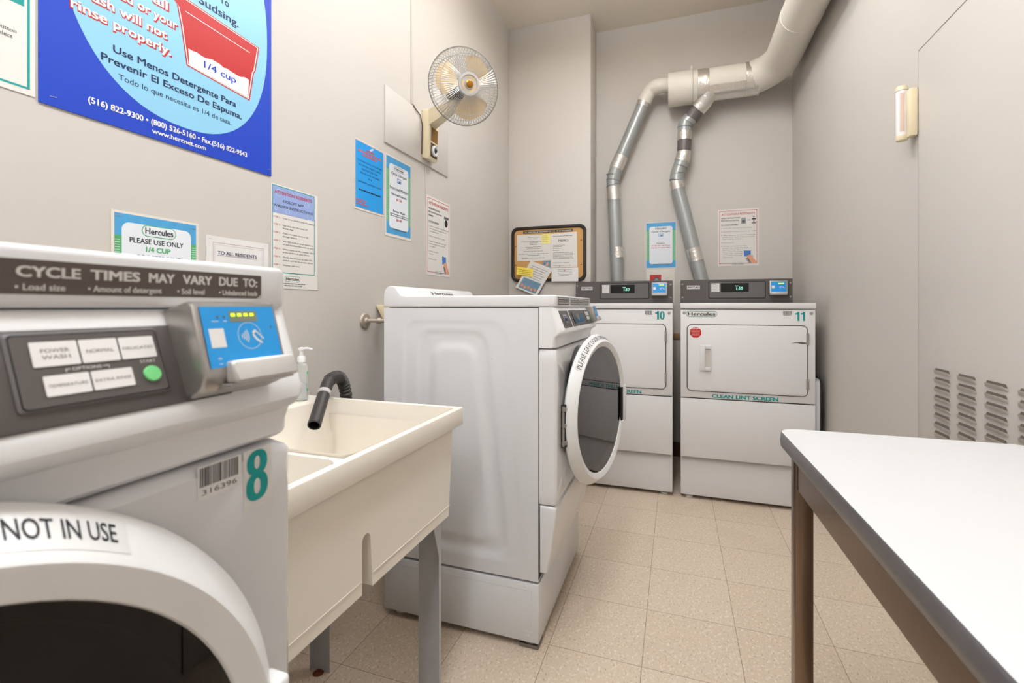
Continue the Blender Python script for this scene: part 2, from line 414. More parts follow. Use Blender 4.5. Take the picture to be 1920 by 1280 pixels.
# flush door with pressed louvres on the right wall
y0, y1, zt = 1.075, 1.990, 2.022
mb = MB((XR, (y0+y1)/2, 0)); mb.box(XR-.003, XR-.0005, y0, y1, .012, zt, 'door_paint', r=.001)
for a, b, c, d in ((y1, y1+.005, .01, zt+.005), (y0-.005, y0, .01, zt+.005), (y0-.005, y1+.005, zt, zt+.005)):
    mb.box(XR-.0012, XR-.0002, a, b, c, d, 'gap_dark')
door = struct('door_1', mb)
mb = MB((XR, (y0+y1)/2, 0)); xs = XR-.003
for c in range(6):
    ya = 1.884-.1325*c; yb = ya-.098
    for r_ in range(15):
        z1 = .955-.0282*r_; z0 = z1-.019; e = .010
        # bottom edge flush, upper lip pressed out, opening at the top
        prof = [(0., z0), (.003, z0+.004), (.0062, z0+.009), (.0078, z1-.005)]
        vs = []; cols = [(ya, 0.), (ya-e*.35, .45), (ya-e, .9), (ya-e*1.6, 1.), (yb+e*1.6, 1.), (yb+e, .9), (yb+e*.35, .45), (yb, 0.)]
        for yy, s_ in cols:
            for dx, zz in prof: vs.append((xs-.0002-dx*s_, yy, z0+(zz-z0)*(.55+.45*s_)))
        n = len(prof); fs = [(i*n+j, i*n+j+1, (i+1)*n+j+1, (i+1)*n+j) for i in range(len(cols)-1) for j in range(n-1)]
        mb.add(vs, fs, 'door_paint', True)
        mb.add([(xs-.0003, ya-e*.4, z1-.009), (xs-.0003, yb+e*.4, z1-.009), (xs-.0003, yb+e, z1), (xs-.0003, ya-e, z1)], [(0, 1, 2, 3)], 'louver_hole')  # flat dark quad paints the opening's shade on the door face
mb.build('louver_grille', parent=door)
# wall board and surface raceway on the left wall
mb = MB((XL, 2.19, 2.04)); mb.box(XL, XL+.008, 1.878, 2.512, 1.908, 2.172, 'wall_paint', r=.0015)
o = mb.build('wall_board', label='flat cream painted board fixed to the left wall behind the fan bracket', category='board')
mb = MB((XL, 2.115, 2.7)); mb.box(XL, XL+.007, 2.107, 2.124, 2.176, ZC-.001, 'wall_paint', r=.002)
mb.build('cable_raceway', label='narrow painted cable raceway running down the left wall to the fan', category='cable cover')
mb = MB((XL, 2.27, 1.75)); mb.tube([(XL+.003, 2.255, 1.907), (XL+.003, 2.256, 1.80), (XL+.003, 2.262, 1.69)], .0022, 'wall_paint', 8)
mb.build('painted_wire', label='thin painted wire hanging on the wall below the fan bracket', category='wire')

# unseen ceiling lamps, hung low to carry the added uplights
for i, (lx, ly, lp, lu) in enumerate(LIGHTS):
    t = thing('ceiling_light', (lx, ly, ZC), ['white hanging fluorescent fixture over the open washer', 'white hanging fluorescent fixture over the foreground washer', 'white hanging fluorescent fixture near the front wall'][i], 'lamp', 'hanging light fixtures')
    b = MB((lx, ly, ZC)); b.box(lx-.17, lx+.17, ly-.58, ly+.58, LZ, LZ+.06, 'plastic_white', r=.006); b.build('housing', t)
    b = MB((lx, ly, ZC)); b.box(lx-.155, lx+.155, ly-.56, ly+.56, LZ-.018, LZ-.0005, 'lamp_diffuser', r=.004); b.build('diffuser', t)
    for q in (-.45, .45): b = MB((lx, ly, ZC)); b.cyl((lx, ly+q, LZ+.06), (lx, ly+q, ZC-.0005), .006, 'silver', 10); b.build('hanging_rod', t)

# ================================================================== washing machines
def sstep(x): x = max(0., min(1., x)); return x*x*(3-2*x)
def washer(yn, label, opened, kind):
    W_ = .685; zs = 1.022 if kind == 8 else 1.012; zc = .770 if kind == 8 else .752; o8 = yn+(.295 if kind == 8 else .29)
    yc = yn+W_/2; org = Vector((-.73, yc, 0)); t = thing('washing_machine', org, label, 'washing machine', 'front-loading washing machines')
    Y = lambda a: yn+a
    # pedestal
    b = MB(org); b.box(-1.033, -.433, Y(0), Y(W_), .024, .222, 'enamel_side', r=.004)
    for a in (yn-.0006,):
        for x0, x1, z0, z1 in ((-1.012, -.455, .198, .2), (-1.012, -1.010, .062, .2), (-.457, -.455, .062, .2), (-1.012, -.985, .06, .062), (-.482, -.455, .06, .062), (-.985, -.983, .045, .062), (-.484, -.482, .045, .062)):
            b.box(x0, x1, a, yn+.001, z0, z1, 'enamel_side', r=.0004, seg=1)
        for x_, z_ in ((-.997, .047), (-.469, .047), (-.48, .21), (-.99, .21)):
            b.lathe([(.0001, .0022), (.003, .0018), (.004, 0)], (x_, yn, z_), (0, -1, 0), 'enamel_side', 12)
    b.build('pedestal', t)
    for fx_ in (-.985, -.475):
        for fy_ in (.045, W_-.045):
            b = MB(org); b.lathe([(.0001, 0), (.020, 0), (.022, .004), (.022, .012), (.012, .016), (.008, .026)], (fx_, Y(fy_), 0), (0, 0, 1), 'tub_cream', 20); b.build('foot', t)
    # cabinet with embossed side
    b = MB(org); x0, x1, z0, z1 = -1.033, -.434, .232, 1.146
    def depth(x, z):
        def trap(x_, z_, l0, l1, r0, r1, top, bot, rad=.03):
            f = max(0, min(1, (top-z_)/(top-bot))); l = l0+(l1-l0)*f; r = r0+(r1-r0)*f
            cx_, hx = (l+r)/2, (r-l)/2; cz_, hz = (top+bot)/2, (top-bot)/2
            qx, qz = abs(x_-cx_)-hx+rad, abs(z_-cz_)-hz+rad
            return math.hypot(max(qx, 0), max(qz, 0))+min(max(qx, qz), 0)-rad
        d1 = trap(x, z, -.945, -.955, -.555, -.485, 1.095, .285, .05)
        d2 = trap(x, z, -.885, -.90, -.625, -.545, 1.06, .30, .05)
        d3 = trap(x, z, -.825, -.85, -.665, -.590, 1.012, .335, .05)
        h = -.0022*sstep(-d1/.018+.5)
        h += -.0040*sstep(-d2/.026+.5)
        h += .0075*sstep(-d3/.042+.5)
        return -h
    nx, nz = 96, 130; vs = []
    for j in range(nz+1):
        for i in range(nx+1):
            x = x0+(x1-x0)*i/nx; z = z0+(z1-z0)*j/nz; vs.append((x, yn+depth(x, z), z))
    b.add(vs, [(j*(nx+1)+i, j*(nx+1)+i+1, (j+1)*(nx+1)+i+1, (j+1)*(nx+1)+i) for j in range(nz) for i in range(nx)], 'enamel_side', True)
    yf = Y(W_)
    b.add([(x0, yn, z0), (x1, yn, z0), (x1, yf, z0), (x0, yf, z0), (x0, yn, z1), (x1, yn, z1), (x1, yf, z1), (x0, yf, z1)], [(3, 2, 1, 0), (4, 5, 6, 7), (2, 3, 7, 6), (3, 0, 4, 7)], 'enamel_side')
    b.box(-1.02, -.437, yn+.016, yf-.004, .2225, 1.149, 'seam')
    if kind == 9:
        for mx_, mz_, r_ in ((-.669, .771, .0035), (-.663, .7705, .0022), (-.60, .97, .0014)): b.add([(mx_+r_*math.cos(q_), yn-.0004, mz_+r_*.7*math.sin(q_)) for q_ in (0, 1.1, 2, 3.2, 4.4, 5.3)], [(0, 1, 2, 3, 4, 5)], 'seam')
    b.build('cabinet', t)
    # lid with raised rear ridge
    b = MB(org)
    rc = [(-.80, Y(-.002))]+[(-.3745-.024+.024*math.cos(q), Y(-.002)+.024+.024*math.sin(q)) for q in [math.radians(-90+15*i) for i in range(7)]]+[(-.3745-.024+.024*math.cos(q), Y(W_+.002)-.024+.024*math.sin(q)) for q in [math.radians(15*i) for i in range(7)]]+[(-.80, Y(W_+.002))]
    b.prism(rc, 'z', 1.1495, 1.1890, 'enamel', r=.005, seg=3)
    b.prism([(-1.035, 1.1495), (-.795, 1.1495), (-.795, 1.189), (-.940, 1.189), (-.962, 1.194), (-.978, 1.216), (-.988, 1.2265), (-1.008, 1.2275), (-1.022, 1.222), (-1.031, 1.210), (-1.035, 1.19)], 'y', Y(-.002), Y(W_+.002), 'enamel', r=.0045, seg=3)
    lid = b.build('lid', t)
    b = MB(org); a = Art(b, (-.9705, 0, 1.2045), (0, 1, 0), (-.6, 0, .8), n=.0006)
    ln = math.hypot(.016, .022); a = Art(b, (-.962, 0, 1.194), (0, 1, 0), (-.016, 0, .022), n=.0005)
    a.logo(Y(.245), Y(.455), .001, ln-.001, k=1, body='label_white'); b.build('logo_sticker', lid)
    b = MB(org); a = Art(b, (-.3752, 0, 0), (0, 1, 0), (0, 0, 1), n=.0003, step=.00015)
    a.O = Vector((-.3745, 0, 1.158)); a.n = .0003
    vz = lambda z: z-1.158
    if kind == 8:
        a.poly([(.0, 0), (.346, 0), (.3505, .004), (.3505, .0215), (.0, .0215)], 'brown_label', 1)
        a.poly([(.345, 0), (.3505, 0), (.3505, .004)], 'silver_light', 2)
        R = lambda p, q, z, c, s_, bo: a.text(s_, p, vz(z), c, 'label_text', u1=q, k=3, bold=bo)
        for w_, p, q, c in (('CYCLE', .172, .205, .0070), ('TIMES', .2105, .242, .0072), ('MAY', .248, .2675, .0074), ('VARY', .274, .2995, .0076), ('DUE', .306, .3245, .0078), ('TO:', .330, .3455, .0080)):
            R(p, q, 1.1686, c, w_, .03)
        R(.1715, .1965, 1.1605, .0042, '• Load size', .015); R(.209, .2575, 1.1605, .0044, '• Amount of detergent', .015)
        R(.2695, .2925, 1.1605, .0046, '• Soil level', .015); R(.306, .3455, 1.1605, .0046, '• Unbalanced loads', .015)
    else:
        for p, q, s1 in ((.03, .20, 'prohibidos'), (.235, .365, 'HECK'), (.375, .62, 'CYCLE TIMES')):
            a.rect(Y(p), Y(q), -.002, .0245, 'brown_label', 1)
            a.bars(Y(p)+.006, Y(q)-.006, .0175, 1, .006, .005, 'label_text', rag=0, seed=3)
            a.bars(Y(p)+.006, Y(q)-.006, .0115, 2, .0085, .0022, 'label_text', rag=0, seed=5); a.rect(Y(p)+.004, Y(q)-.004, .001, .0095, 'grey_print', 2)
    b.build('instruction_strip', lid)
    # control console
    b = MB(org)
    prof = [(-.432, zs), (-.378, zs), (-.373, zs+.004), (-.372, 1.038), (-.366, 1.050), (-.3535, 1.0565), (-.3475, 1.064), (-.3475, 1.0735), (-.351, 1.081), (-.3735, 1.1375), (-.377, 1.1455), (-.381, 1.1485), (-.432, 1.1485)]
    RC = .027; rings = [(Y(.0005)+RC*(1-math.cos(q)), RC*(1-math.sin(q))) for q in [math.radians(9*i) for i in range(11)]]
    rings = rings+[(yn+Y(W_)-a_, t_) for a_, t_ in rings[::-1]]; npf = len(prof)
    vs = [(px_-tt*max(0, (px_+.432)/.0845)**1.5, yy, pz_) for yy, tt in rings for px_, pz_ in prof]
    b.add(vs, [(i*npf+j, i*npf+(j+1) % npf, (i+1)*npf+(j+1) % npf, (i+1)*npf+j) for i in range(len(rings)-1) for j in range(npf)]+[tuple(range(npf))[::-1], tuple((len(rings)-1)*npf+j for j in range(npf))], 'plastic_white', True)
    con = b.build('control_panel', t)
    A_ = Vector((-.351, 0, 1.081)); V_ = (Vector((-.3735, 0, 1.1375))-A_); LV = V_.length; V_.normalize()
    def ser(p, s_): return p
    def SA(mb_, n): return Art(mb_, A_, (0, 1, 0), V_, n=n, step=.0002)
    def plate(name, u0, u1, v0, v1, mat, h, r, par):
        mb_ = MB(org); a_ = SA(mb_, 0)
        pts = rrpts(u0, u1, v0, v1, r, 4); n_ = len(pts)
        vs_ = [a_.pt(u, v, -.0005) for u, v in pts]+[a_.pt(u, v, h*.7) for u, v in pts]
        cu, cv = (u0+u1)/2, (v0+v1)/2; e_ = min(h*.5, .0012)
        vs_ += [a_.pt(u+(e_ if u < cu else -e_), v+(e_ if v < cv else -e_), h) for u, v in pts]
        fs_ = [(q*n_+i, q*n_+(i+1) % n_, (q+1)*n_+(i+1) % n_, (q+1)*n_+i) for q in (0, 1) for i in range(n_)]+[tuple(2*n_+i for i in range(n_))]
        mb_.add(vs_, fs_, mat); return mb_, SA(mb_, h)
    v = lambda z: (z-1.081)/V_.z
    mb_, a = plate('badge', Y(.026), Y(.155), -.003, LV-.002, 'dark_panel', .0016, .004, con)
    for u in (.036, .145):
        for vv in (.004, LV-.009): a.ell(Y(u), vv, .0028, .0028, 'silver', 1, 12)
    a.poly([(Y(.06), .045), (Y(.115), .045), (Y(.115), .025), (Y(.0875), .012), (Y(.06), .025)], 'grey_print', 1); a.rect(Y(.066), Y(.109), .02, .03, 'navy', 2); a.bars(Y(.066), Y(.109), .034, 2, .006, .003, 'navy', seed=4)
    mb_.build('badge_plate', con)
    mb_, a = plate('fascia', Y(.172), o8+.30, -.003, LV-.002, 'dark_panel', .0016, .004, con)
    for vv in (.004, LV-.009): a.ell(Y(.18), vv, .0025, .0025, 'silver', 1, 12)
    fas = mb_.build('control_fascia', con)
    mb_, a = plate('display', Y(.205), Y(.405), .006, LV-.008, 'gloss_black', .0042, .006, con)
    a.poly([(Y(.25), .045), (Y(.33), .045), (Y(.30), .012)], 'dark_panel2', 1); a.text('V', Y(.27), .018, .02, 'grey_print', u1=Y(.31), k=2)
    mb_.build('display', con)
    # button pad: raised dark frame with white keys and green start button
    mb_, a = plate('pad', o8+.163, o8+.2495, v(1.0875), v(1.1335), 'dark_panel2', .0035, .003, con)
    a.rr(o8+.1645, o8+.248, v(1.089), v(1.132), .0025, 'gloss_black', 1); a.rr(o8+.1652, o8+.2473, v(1.0897), v(1.1313), .0025, 'dark_panel', 2)
    a.n += .0004
    for (p, q, z0_, z1_, tx_) in ((.1735, .1975, 1.1125, 1.1272, ('POWER', 'WASH')), (.1985, .2205, 1.1125, 1.1272, ('NORMAL',)), (.2215, .2445, 1.1125, 1.1272, ('DELICATES',)), (.1765, .2, 1.0950, 1.1070, ('TEMPERATURE',)), (.201, .2255, 1.0950, 1.1070, ('EXTRA RINSE',))):
        p, q = p+o8, q+o8
        a.rr(p, q, v(z0_), v(z1_), .0008, 'keycap', 3)
        for i, w_ in enumerate(tx_):
            c_ = (p+q)/2; hw = (q-p)*(.30 if len(w_) < 6 else .36 if len(w_) < 8 else .43)
            cp = .0021 if len(w_) > 8 else .0027
            a.text(w_, c_-hw, v((z0_+z1_)/2)-cp/2+(.0022-.0042*i if len(tx_) > 1 else 0), cp, 'keytext', u1=c_+hw, k=4)
    a.text('OPTIONS', .192+o8, v(1.1088), .0022, 'label_text', u1=.208+o8, k=3)
    for p in ((.1885, .191), (.209, .2125)): a.rect(p[0]+o8, p[1]+o8, v(1.1097), v(1.1101), 'label_text', 3)
    a.rect(.1885+o8, .1889+o8, v(1.1082), v(1.1101), 'label_text', 3); a.rect(.2121+o8, .2125+o8, v(1.1082), v(1.1101), 'label_text', 3)
    a.text('START', .232+o8, v(1.1090), .0022, 'label_text', u1=.2425+o8, k=3)
    pad = mb_.build('button_pad', con)
    mb_ = MB(org); a = SA(mb_, .0044); mb_.lathe([(.0001, .0018), (.0052, .0016), (.0058, .0008), (.0058, -.001)], a.pt(.2380+o8, v(1.1010), .0042), a.N, 'green_button', 28); mb_.build('start_button', pad)
    # card reader
    y0_, y1_ = .2595+o8, .3375+o8
    b = MB(org)
    prof = [(-.377, 1.148), (-.352, 1.1545), (-.3445, 1.153), (-.3295, 1.1), (-.3325, 1.089), (-.338, 1.084), (-.3525, 1.0785)]
    b.prism(prof, 'y', y0_, y1_, 'silver', r=.0035, seg=3)
    rd = b.build('card_reader', t)
    B0 = Vector((-.3305, 0, 1.1035)); BV = Vector((-.3439, 0, 1.1510))-B0; hb = BV.length
    b = MB(org); a = Art(b, B0, (0, 1, 0), BV, n=.0007, step=.00015)
    fy = lambda y_: y_+o8
    a.rect(fy(.2635), fy(.3325), .0, hb-.0008, 'reader_blue', 1)
    vz = lambda z: (z-1.1035)/a.V.z
    a.rect(fy(.2875), fy(.314), vz(1.1378), vz(1.1465), 'led_back', 2)
    for i in range(4): a.rect(fy(.2892+.0060*i), fy(.2930+.0060*i), vz(1.1422), vz(1.1445), 'led', 3)
    for u in (.277, .2828): a.ell(fy(u), vz(1.1418), .0010, .0012, 'ink_soft', 2, 16)
    a.ell(fy(.3265), vz(1.1325), .0008, .001, 'ink_soft', 2, 12)
    a.rect(fy(.2715), fy(.2775), vz(1.1384), vz(1.1389), 'paper', 2); a.rect(fy(.2815), fy(.2845), vz(1.1384), vz(1.1389), 'paper', 2)
    a.rect(fy(.2675), fy(.2803), vz(1.1185), vz(1.1330), 'label_white', 2)
    cu, cv = fy(.3035), vz(1.1262)
    a.arc(cu, cv, .0112, 0, 360, .0004, 'paper', 2, n=48)
    for i, r_ in enumerate((.0022, .0042, .0062, .0082)): a.arc(fy(.2940), cv-.0002, r_, -38, 38, .0008, 'paper', 2, n=10)
    a.poly([(cu+.003, cv+.0035), (cu+.006, cv+.005), (cu+.0135, cv-.0032), (cu+.0128, cv-.0040), (cu+.0065, cv+.0028), (cu+.004, cv+.0015), (cu+.0065, cv-.0025), (cu+.0115, cv-.0068), (cu+.0107, cv-.0076), (cu+.0052, cv-.0042), (cu+.0028, cv-.0006)], 'paper', 2)
    a.arc(fy(.2725), vz(1.1085), .0012, 40, 140, .0005, 'paper', 2, 8); a.arc(fy(.2725), vz(1.1085), .0022, 40, 140, .0005, 'paper', 2, 8); a.rect(fy(.271), fy(.274), vz(1.1058), vz(1.1064), 'paper', 2)
    b.build('reader_face', rd)
    b = MB(org); b.prism([(-.331, 1.0905), (-.3195, 1.0915), (-.3185, 1.094), (-.323, 1.1065), (-.3255, 1.1085), (-.333, 1.1075)], 'y', fy(.2765), fy(.3400), 'silver_light', r=.003, seg=3)
    b.prism([(-.345, 1.083), (-.322, 1.0895), (-.322, 1.0912), (-.345, 1.090)], 'y', fy(.2730), fy(.3375), 'silver', r=.0008, seg=1)
    b.build('card_slot', rd)
    # front panel with round opening
    b = MB(org); n = 144; zt_, zb_ = zs-.0035, .4925; hw = W_/2-.0008
    def sq(i, ins):
        q = 2*PI*i/n; c_, s_ = math.cos(q), math.sin(q); H = (zt_-zc if s_ > 0 else zc-zb_)-ins; w2 = hw-ins
        k = min(w2/abs(c_) if abs(c_) > 1e-9 else 9, H/abs(s_) if abs(s_) > 1e-9 else 9)
        return (c_*k, s_*k)
    yd = yc+(.010 if kind == 8 else .020)
    loops = []
    for x_, ins in ((-.432, 0), (-.385, 0), (-.3765, .003), (-.372, .009)): loops.append([(x_, yc+sq(i, ins)[0], zc+sq(i, ins)[1]) for i in range(n)])
    for x_, r_ in ((-.3715, .245), (-.376, .238), (-.39, .232), (-.415, .229), (-.43, .224)): loops.append([(x_, yd+r_*math.cos(2*PI*i/n), zc+r_*math.sin(2*PI*i/n)) for i in range(n)])
    vs = [p for l in loops for p in l]
    b.add(vs, [(j*n+i, j*n+(i+1) % n, (j+1)*n+(i+1) % n, (j+1)*n+i) for j in range(len(loops)-1) for i in range(n)], 'enamel', True)
    fp = b.build('front_panel', t)
    b = MB(org); b.lathe([(.224, .303), (.205, .300), (.196, .285), (.20, .26), (.235, .24), (.24, -.12), (.0001, -.13)], (-.733, yd, zc), (1, 0, 0), 'gasket', 48); b.build('gasket', t)
    b = MB(org)
    b.prism([(-.432, .2625), (-.409, .2625), (-.403, .268), (-.3885, .345), (-.374, .462), (-.3745, .480), (-.382, .4875), (-.432, .4875)], 'y', Y(.0008), Y(W_-.0008), 'enamel', r=.008, seg=3); b.build('lower_panel', t)
    if kind == 8:
        b = MB(org); a = Art(b, (-.3718, 0, 0), (0, 1, 0), (0, 0, 1), n=.0002, step=.00015)
        a.rect(.3285, .3600, .9630, 1.0180, 'label_white', 1); a.rect(.3285, .36, .9630, .9675, 'paper', 2)
        b.build('number_sticker', fp, label='green number 8 sticker')
        # digit 8 is drawn at its own layer on the sticker
        b = MB(org); a = Art(b, (-.3718, 0, 0), (0, 1, 0), (0, 0, 1), n=.0006, step=.00015)
        a.numeral('8', .3300, .3565, .9695, 1.0165, 'teal', 1); b.build('number_digit', fp)
        b = MB(org); a = Art(b, (-.3718, 0, 0), (0, 1, 0), (0, 0, 1), n=.0002, step=.00015)
        a.rect(.2845, .3265, .9900, 1.0175, 'label_white', 1); R = random.Random(5); u = .2865
        while u < .323:
            wd = R.choice((.0005, .0008, .0013)); a.rect(u, u+wd, 1.0005, 1.0165, 'ink' if R.random() > .6 else 'ink_soft', 2); u += wd+R.choice((.0004, .0006, .0009))
        a.text('316396', .2885, .9935, .0046, 'ink_soft', u1=.3215, k=2); b.build('barcode_sticker', fp)
    # door
    hy = yd-.288; hx_ = -.373; ang = math.radians(11.8) if opened else 0
    def xf(p):
        dx, dy = p.x-hx_, p.y-hy; ca, sa = math.cos(ang), math.sin(ang)
        return Vector((hx_+dx*ca+dy*sa, hy-dx*sa+dy*ca, p.z))
    XD = -.3685; dc = (XD, yd, zc)
    b = MB(org, xf)
    b.lathe([(.225, -.002), (.272, -.001), (.284, .002), (.289, .008), (.2875, .014), (.2660, .0405), (.262, .043), (.258, .0425), (.2425, .036), (.241, .033), (.241, .014), (.225, .010), (.225, -.002)], dc, (1, 0, 0), 'ring_white', 120)
    dr = b.build('door', t)
    b = MB(org, xf); b.lathe([(.2412, .0335), (.12, .0340), (.0001, .0341)], dc, (1, 0, 0), 'tinted_glass', 96); b.build('door_glass', dr)
    b = MB(org, xf); b.lathe([(.2405, .012), (.2, .008), (.19, -.01), (.175, -.06), (.12, -.085), (.0001, -.095)], dc, (1, 0, 0), 'bowl_glass', 64); b.build('glass_bowl', dr)
    b = MB(org, xf); b.box(XD+.020, XD+.0445, yd+.246, (yd+.279 if kind == 8 else yd+.285), zc-.100, zc+.056, 'ring_white', r=.005, seg=3)
    b.box(XD+.034, XD+.0425, yd+.226, yd+.2465, zc-.094, zc+.050, 'black', r=.002, seg=1)
    b.box(XD+.030, XD+.046, yd+.226, yd+.248, zc-.104, zc-.094, 'ring_white', r=.002, seg=1); b.build('handle', dr)
    b = MB(org, xf); b.box(XD-.004, XD+.012, yd-.296, yd-.274, zc-.085, zc+.062, 'black', r=.002, seg=1)
    for q in (-.075, -.015, .040): b.box(XD-.001, XD+.015, yd-.2970, yd-.276, zc+q, zc+q+.014, 'silver', r=.002, seg=1)
    b.cyl((XD+.006, yd-.294, zc-.08), (XD+.006, yd-.294, zc+.058), .005, 'silver', 12); b.build('hinge', dr)
    b = MB(org, xf)
    a = Art(b, (0, 0, 0), (0, 1, 0), (0, 0, 1), n=.0003, step=.0003)
    # band slopes from (r .2845, x .012) to (.2575, .0335); label wraps round it
    du = Vector((.2660-.2875, .0405-.014)); sl = du.length; du.normalize(); nn = Vector((-du.y, du.x)); nn = -nn if nn.y < 0 else nn
    def wp(u, v_, nrm):
        r_ = .2660-du.x*v_*1+nn.x*nrm; x_ = .0405-du.y*v_+nn.y*nrm; return Vector((XD+x_, yd+r_*math.sin(u), zc+r_*math.cos(u)))
    a.warp = wp
    s0, s1 = ((math.radians(-18), math.radians(32.5)) if kind == 8 else (math.radians(-50), math.radians(52)))
    for i in range(40):
        u0_, u1_ = s0-.03+(s1-s0+.06)*i/40, s0-.03+(s1-s0+.06)*(i+1)/40; a.rect(u0_, u1_, .003, .0315, 'paper_gloss', 0)
    words = 'PLEASE LEAVE DOOR OPEN WHEN NOT IN USE'
    a.text(words, s0, (.0105 if kind == 8 else .008), (.0150 if kind == 8 else .019), 'ink', u1=s1, k=1, bold=.004)
    b.build('door_label', dr, label='white door label with dark lettering')
    return t
washer(1.525, 'white washing machine with its round door ajar, between utility sink and dryers', True, 9)
washer(-.295, 'white washing machine in the left foreground with green number 8 sticker', False, 8)
b = MB((-.475, 1.568, 0)); b.box(-.505, -.437, 1.532, 1.60, .0003, .004, 'cup_plastic', r=.001, seg=1)
for q in ((-.505, -.502, 1.532, 1.60), (-.440, -.437, 1.532, 1.60), (-.5015, -.4405, 1.532, 1.535), (-.5015, -.4405, 1.597, 1.60)): b.box(*q, .004, .012, 'cup_plastic', r=.0008, seg=1)
b.build('foot_cup', label='clear plastic cup under the near front foot of the open washer', category='floor cup')

# ================================================================== dryers
def dryer(x0, label, num):
    W_ = .698; x1 = x0+W_; xc = (x0+x1)/2; F = 3.01; Bk = 3.595; org = Vector((xc, (F+Bk)/2, 0))
    t = thing('clothes_dryer', org, label, 'clothes dryer', 'dryers along the back wall'); E_ = 'dryer_enamel'; X = lambda a: x0+a
    b = MB(org); b.box(x0+.001, x1-.001, F+.034, Bk, .022, .259, E_, r=.004); b.build('riser', t)
    for fx_ in (x0+.05, x1-.05):
        for fy_ in (F+.075, Bk-.06):
            b = MB(org); b.lathe([(.0001, 0), (.022, 0), (.022, .01), (.012, .014), (.01, .024)], (fx_, fy_, 0), (0, 0, 1), 'plastic_white', 18); b.build('foot', t)
    b = MB(org); b.box(x0, x1, F+.014, Bk, .2595, 1.1345, E_, r=.003)
    b.box(x0+.003, x1-.003, F+.008, F+.02, .262, 1.135, 'seam'); cab = b.build('cabinet', t)
    b = MB(org); b.box(x0, x1, F, F+.045, .2595, .6065, E_, r=.004); b.build('toe_panel', t)
    b = MB(org); b.box(x0, x1, F, F+.013, .6125, 1.1335, E_, r=.004)
    a = Art(b, (0, F, 0), (1, 0, 0), (0, 0, 1), n=.0003, step=.00025)
    a.poly(rrpts(X(.0340), X(.6620), .6500, 1.0460, .028), 'seam', 1)
    for u in (.02, .678): b.lathe([(.0001, .004), (.007, .003), (.009, 0)], (X(u), F, 1.1125), (0, -1, 0), 'silver', 16)
    a.text('CLEAN LINT SCREEN', X(.172), .6180, .0215, 'teal', u1=X(.517), k=1, bold=.035)
    fp = b.build('front_panel', t)
    b = MB(org); b.prism(rrpts(X(.0385), X(.6575), .6545, 1.0415, .024), 'y', F-.007, F-.0006, E_, r=.0025, seg=2)
    dr = b.build('door', t)
    yd = F-.007
    b = MB(org)
    b.prism(rrpts(X(.105), X(.169), .774, .926, .008, 3), 'y', yd-.003, yd-.0002, E_, r=.001, seg=1)
    for q in ((.107, .136, .776, .924), (.164, .168, .776, .924), (.136, .164, .776, .797), (.136, .164, .902, .924)): b.box(X(q[0]), X(q[1]), yd-.010, yd-.003, q[2], q[3], E_, r=.0015, seg=2)
    b.add([(X(.137), yd-.0035, .797), (X(.163), yd-.0035, .797), (X(.163), yd-.0035, .902), (X(.137), yd-.0035, .902)], [(0, 1, 2, 3)], 'panel_grey'); b.build('door_handle', dr)
    for z0_, z1_ in ((.940, 1.003), (.694, .752)):
        b = MB(org); b.cyl((X(.6585), F-.006, z0_), (X(.6585), F-.006, z1_), .0042, 'silver', 12); b.box(X(.652), X(.666), F-.0095, F-.0072, z0_, z1_, 'silver', r=.0005, seg=1); b.build('hinge', dr)
    b = MB(org); b.box(x0-.002, x1+.002, F-.006, Bk, 1.1375, 1.171, E_, r=.004); top = b.build('top', t)
    # console at the rear of the top
    Yf = 3.535; b = MB(org); b.prism([(Yf, 1.1715), (Yf+.004, 1.333), (Yf+.012, 1.336), (3.585, 1.336), (3.594, 1.325), (3.594, 1.1715)], 'x', X(.004), X(.695), 'dark_panel', r=.0015, seg=1)
    con = b.build('console', t)
    for u in (.016, .682):
        for z_ in (1.215, 1.305): b = MB(org); b.lathe([(.0001, .003), (.005, .002), (.006, -.003)], (X(u), Yf+.002, z_), (0, -1, 0), 'silver', 14); b.build('screw', con)
    b = MB(org); b.prism(rrpts(X(.186), X(.536), 1.206, 1.321, .010), 'y', Yf-.003, Yf+.006, 'black', r=.001, seg=1); b.prism(rrpts(X(.190), X(.532), 1.210, 1.317, .008), 'y', Yf-.0045, Yf-.003, 'dark_panel2', r=.0008, seg=1)
    a = Art(b, (0, Yf-.0045, 0), (1, 0, 0), (0, 0, 1), n=.0002, step=.0003)
    a.rect(X(.203), X(.254), 1.251, 1.308, 'label_white', 1)
    for z_ in (1.265, 1.279, 1.293): a.rect(X(.203), X(.254), z_, z_+.0012, 'ink_soft', 2)
    a.bars(X(.208), X(.249), 1.298, 4, .014, .003, 'grey_print', seed=6, rag=.2); b.build('button_panel', con)
    b = MB(org); b.box(X(.264), X(.434), Yf-.0068, Yf-.0047, 1.249, 1.308, 'gloss_black', r=.0006, seg=1)
    a = Art(b, (0, Yf-.0068, 0), (1, 0, 0), (0, 0, 1), n=.0002, step=.0003); a.text('1:50', X(.358), 1.264, .021, 'display_digit', u1=X(.398), k=1, shear=.1); a.rect(X(.350), X(.372), 1.289, 1.2915, 'display_digit', 1); b.build('display', con)
    b = MB(org); b.box(X(.046), X(.130), Yf-.0015, Yf+.004, 1.271, 1.297, 'label_white', r=.0006, seg=1)
    a = Art(b, (0, Yf-.0015, 0), (1, 0, 0), (0, 0, 1), n=.0002, step=.0003); a.frame(X(.049), X(.127), 1.273, 1.295, .0015, 'navy', 1); a.text('MAYTAG', X(.053), 1.2785, .0125, 'ink', u1=X(.123), k=1, bold=.03); b.build('badge_plate', con)
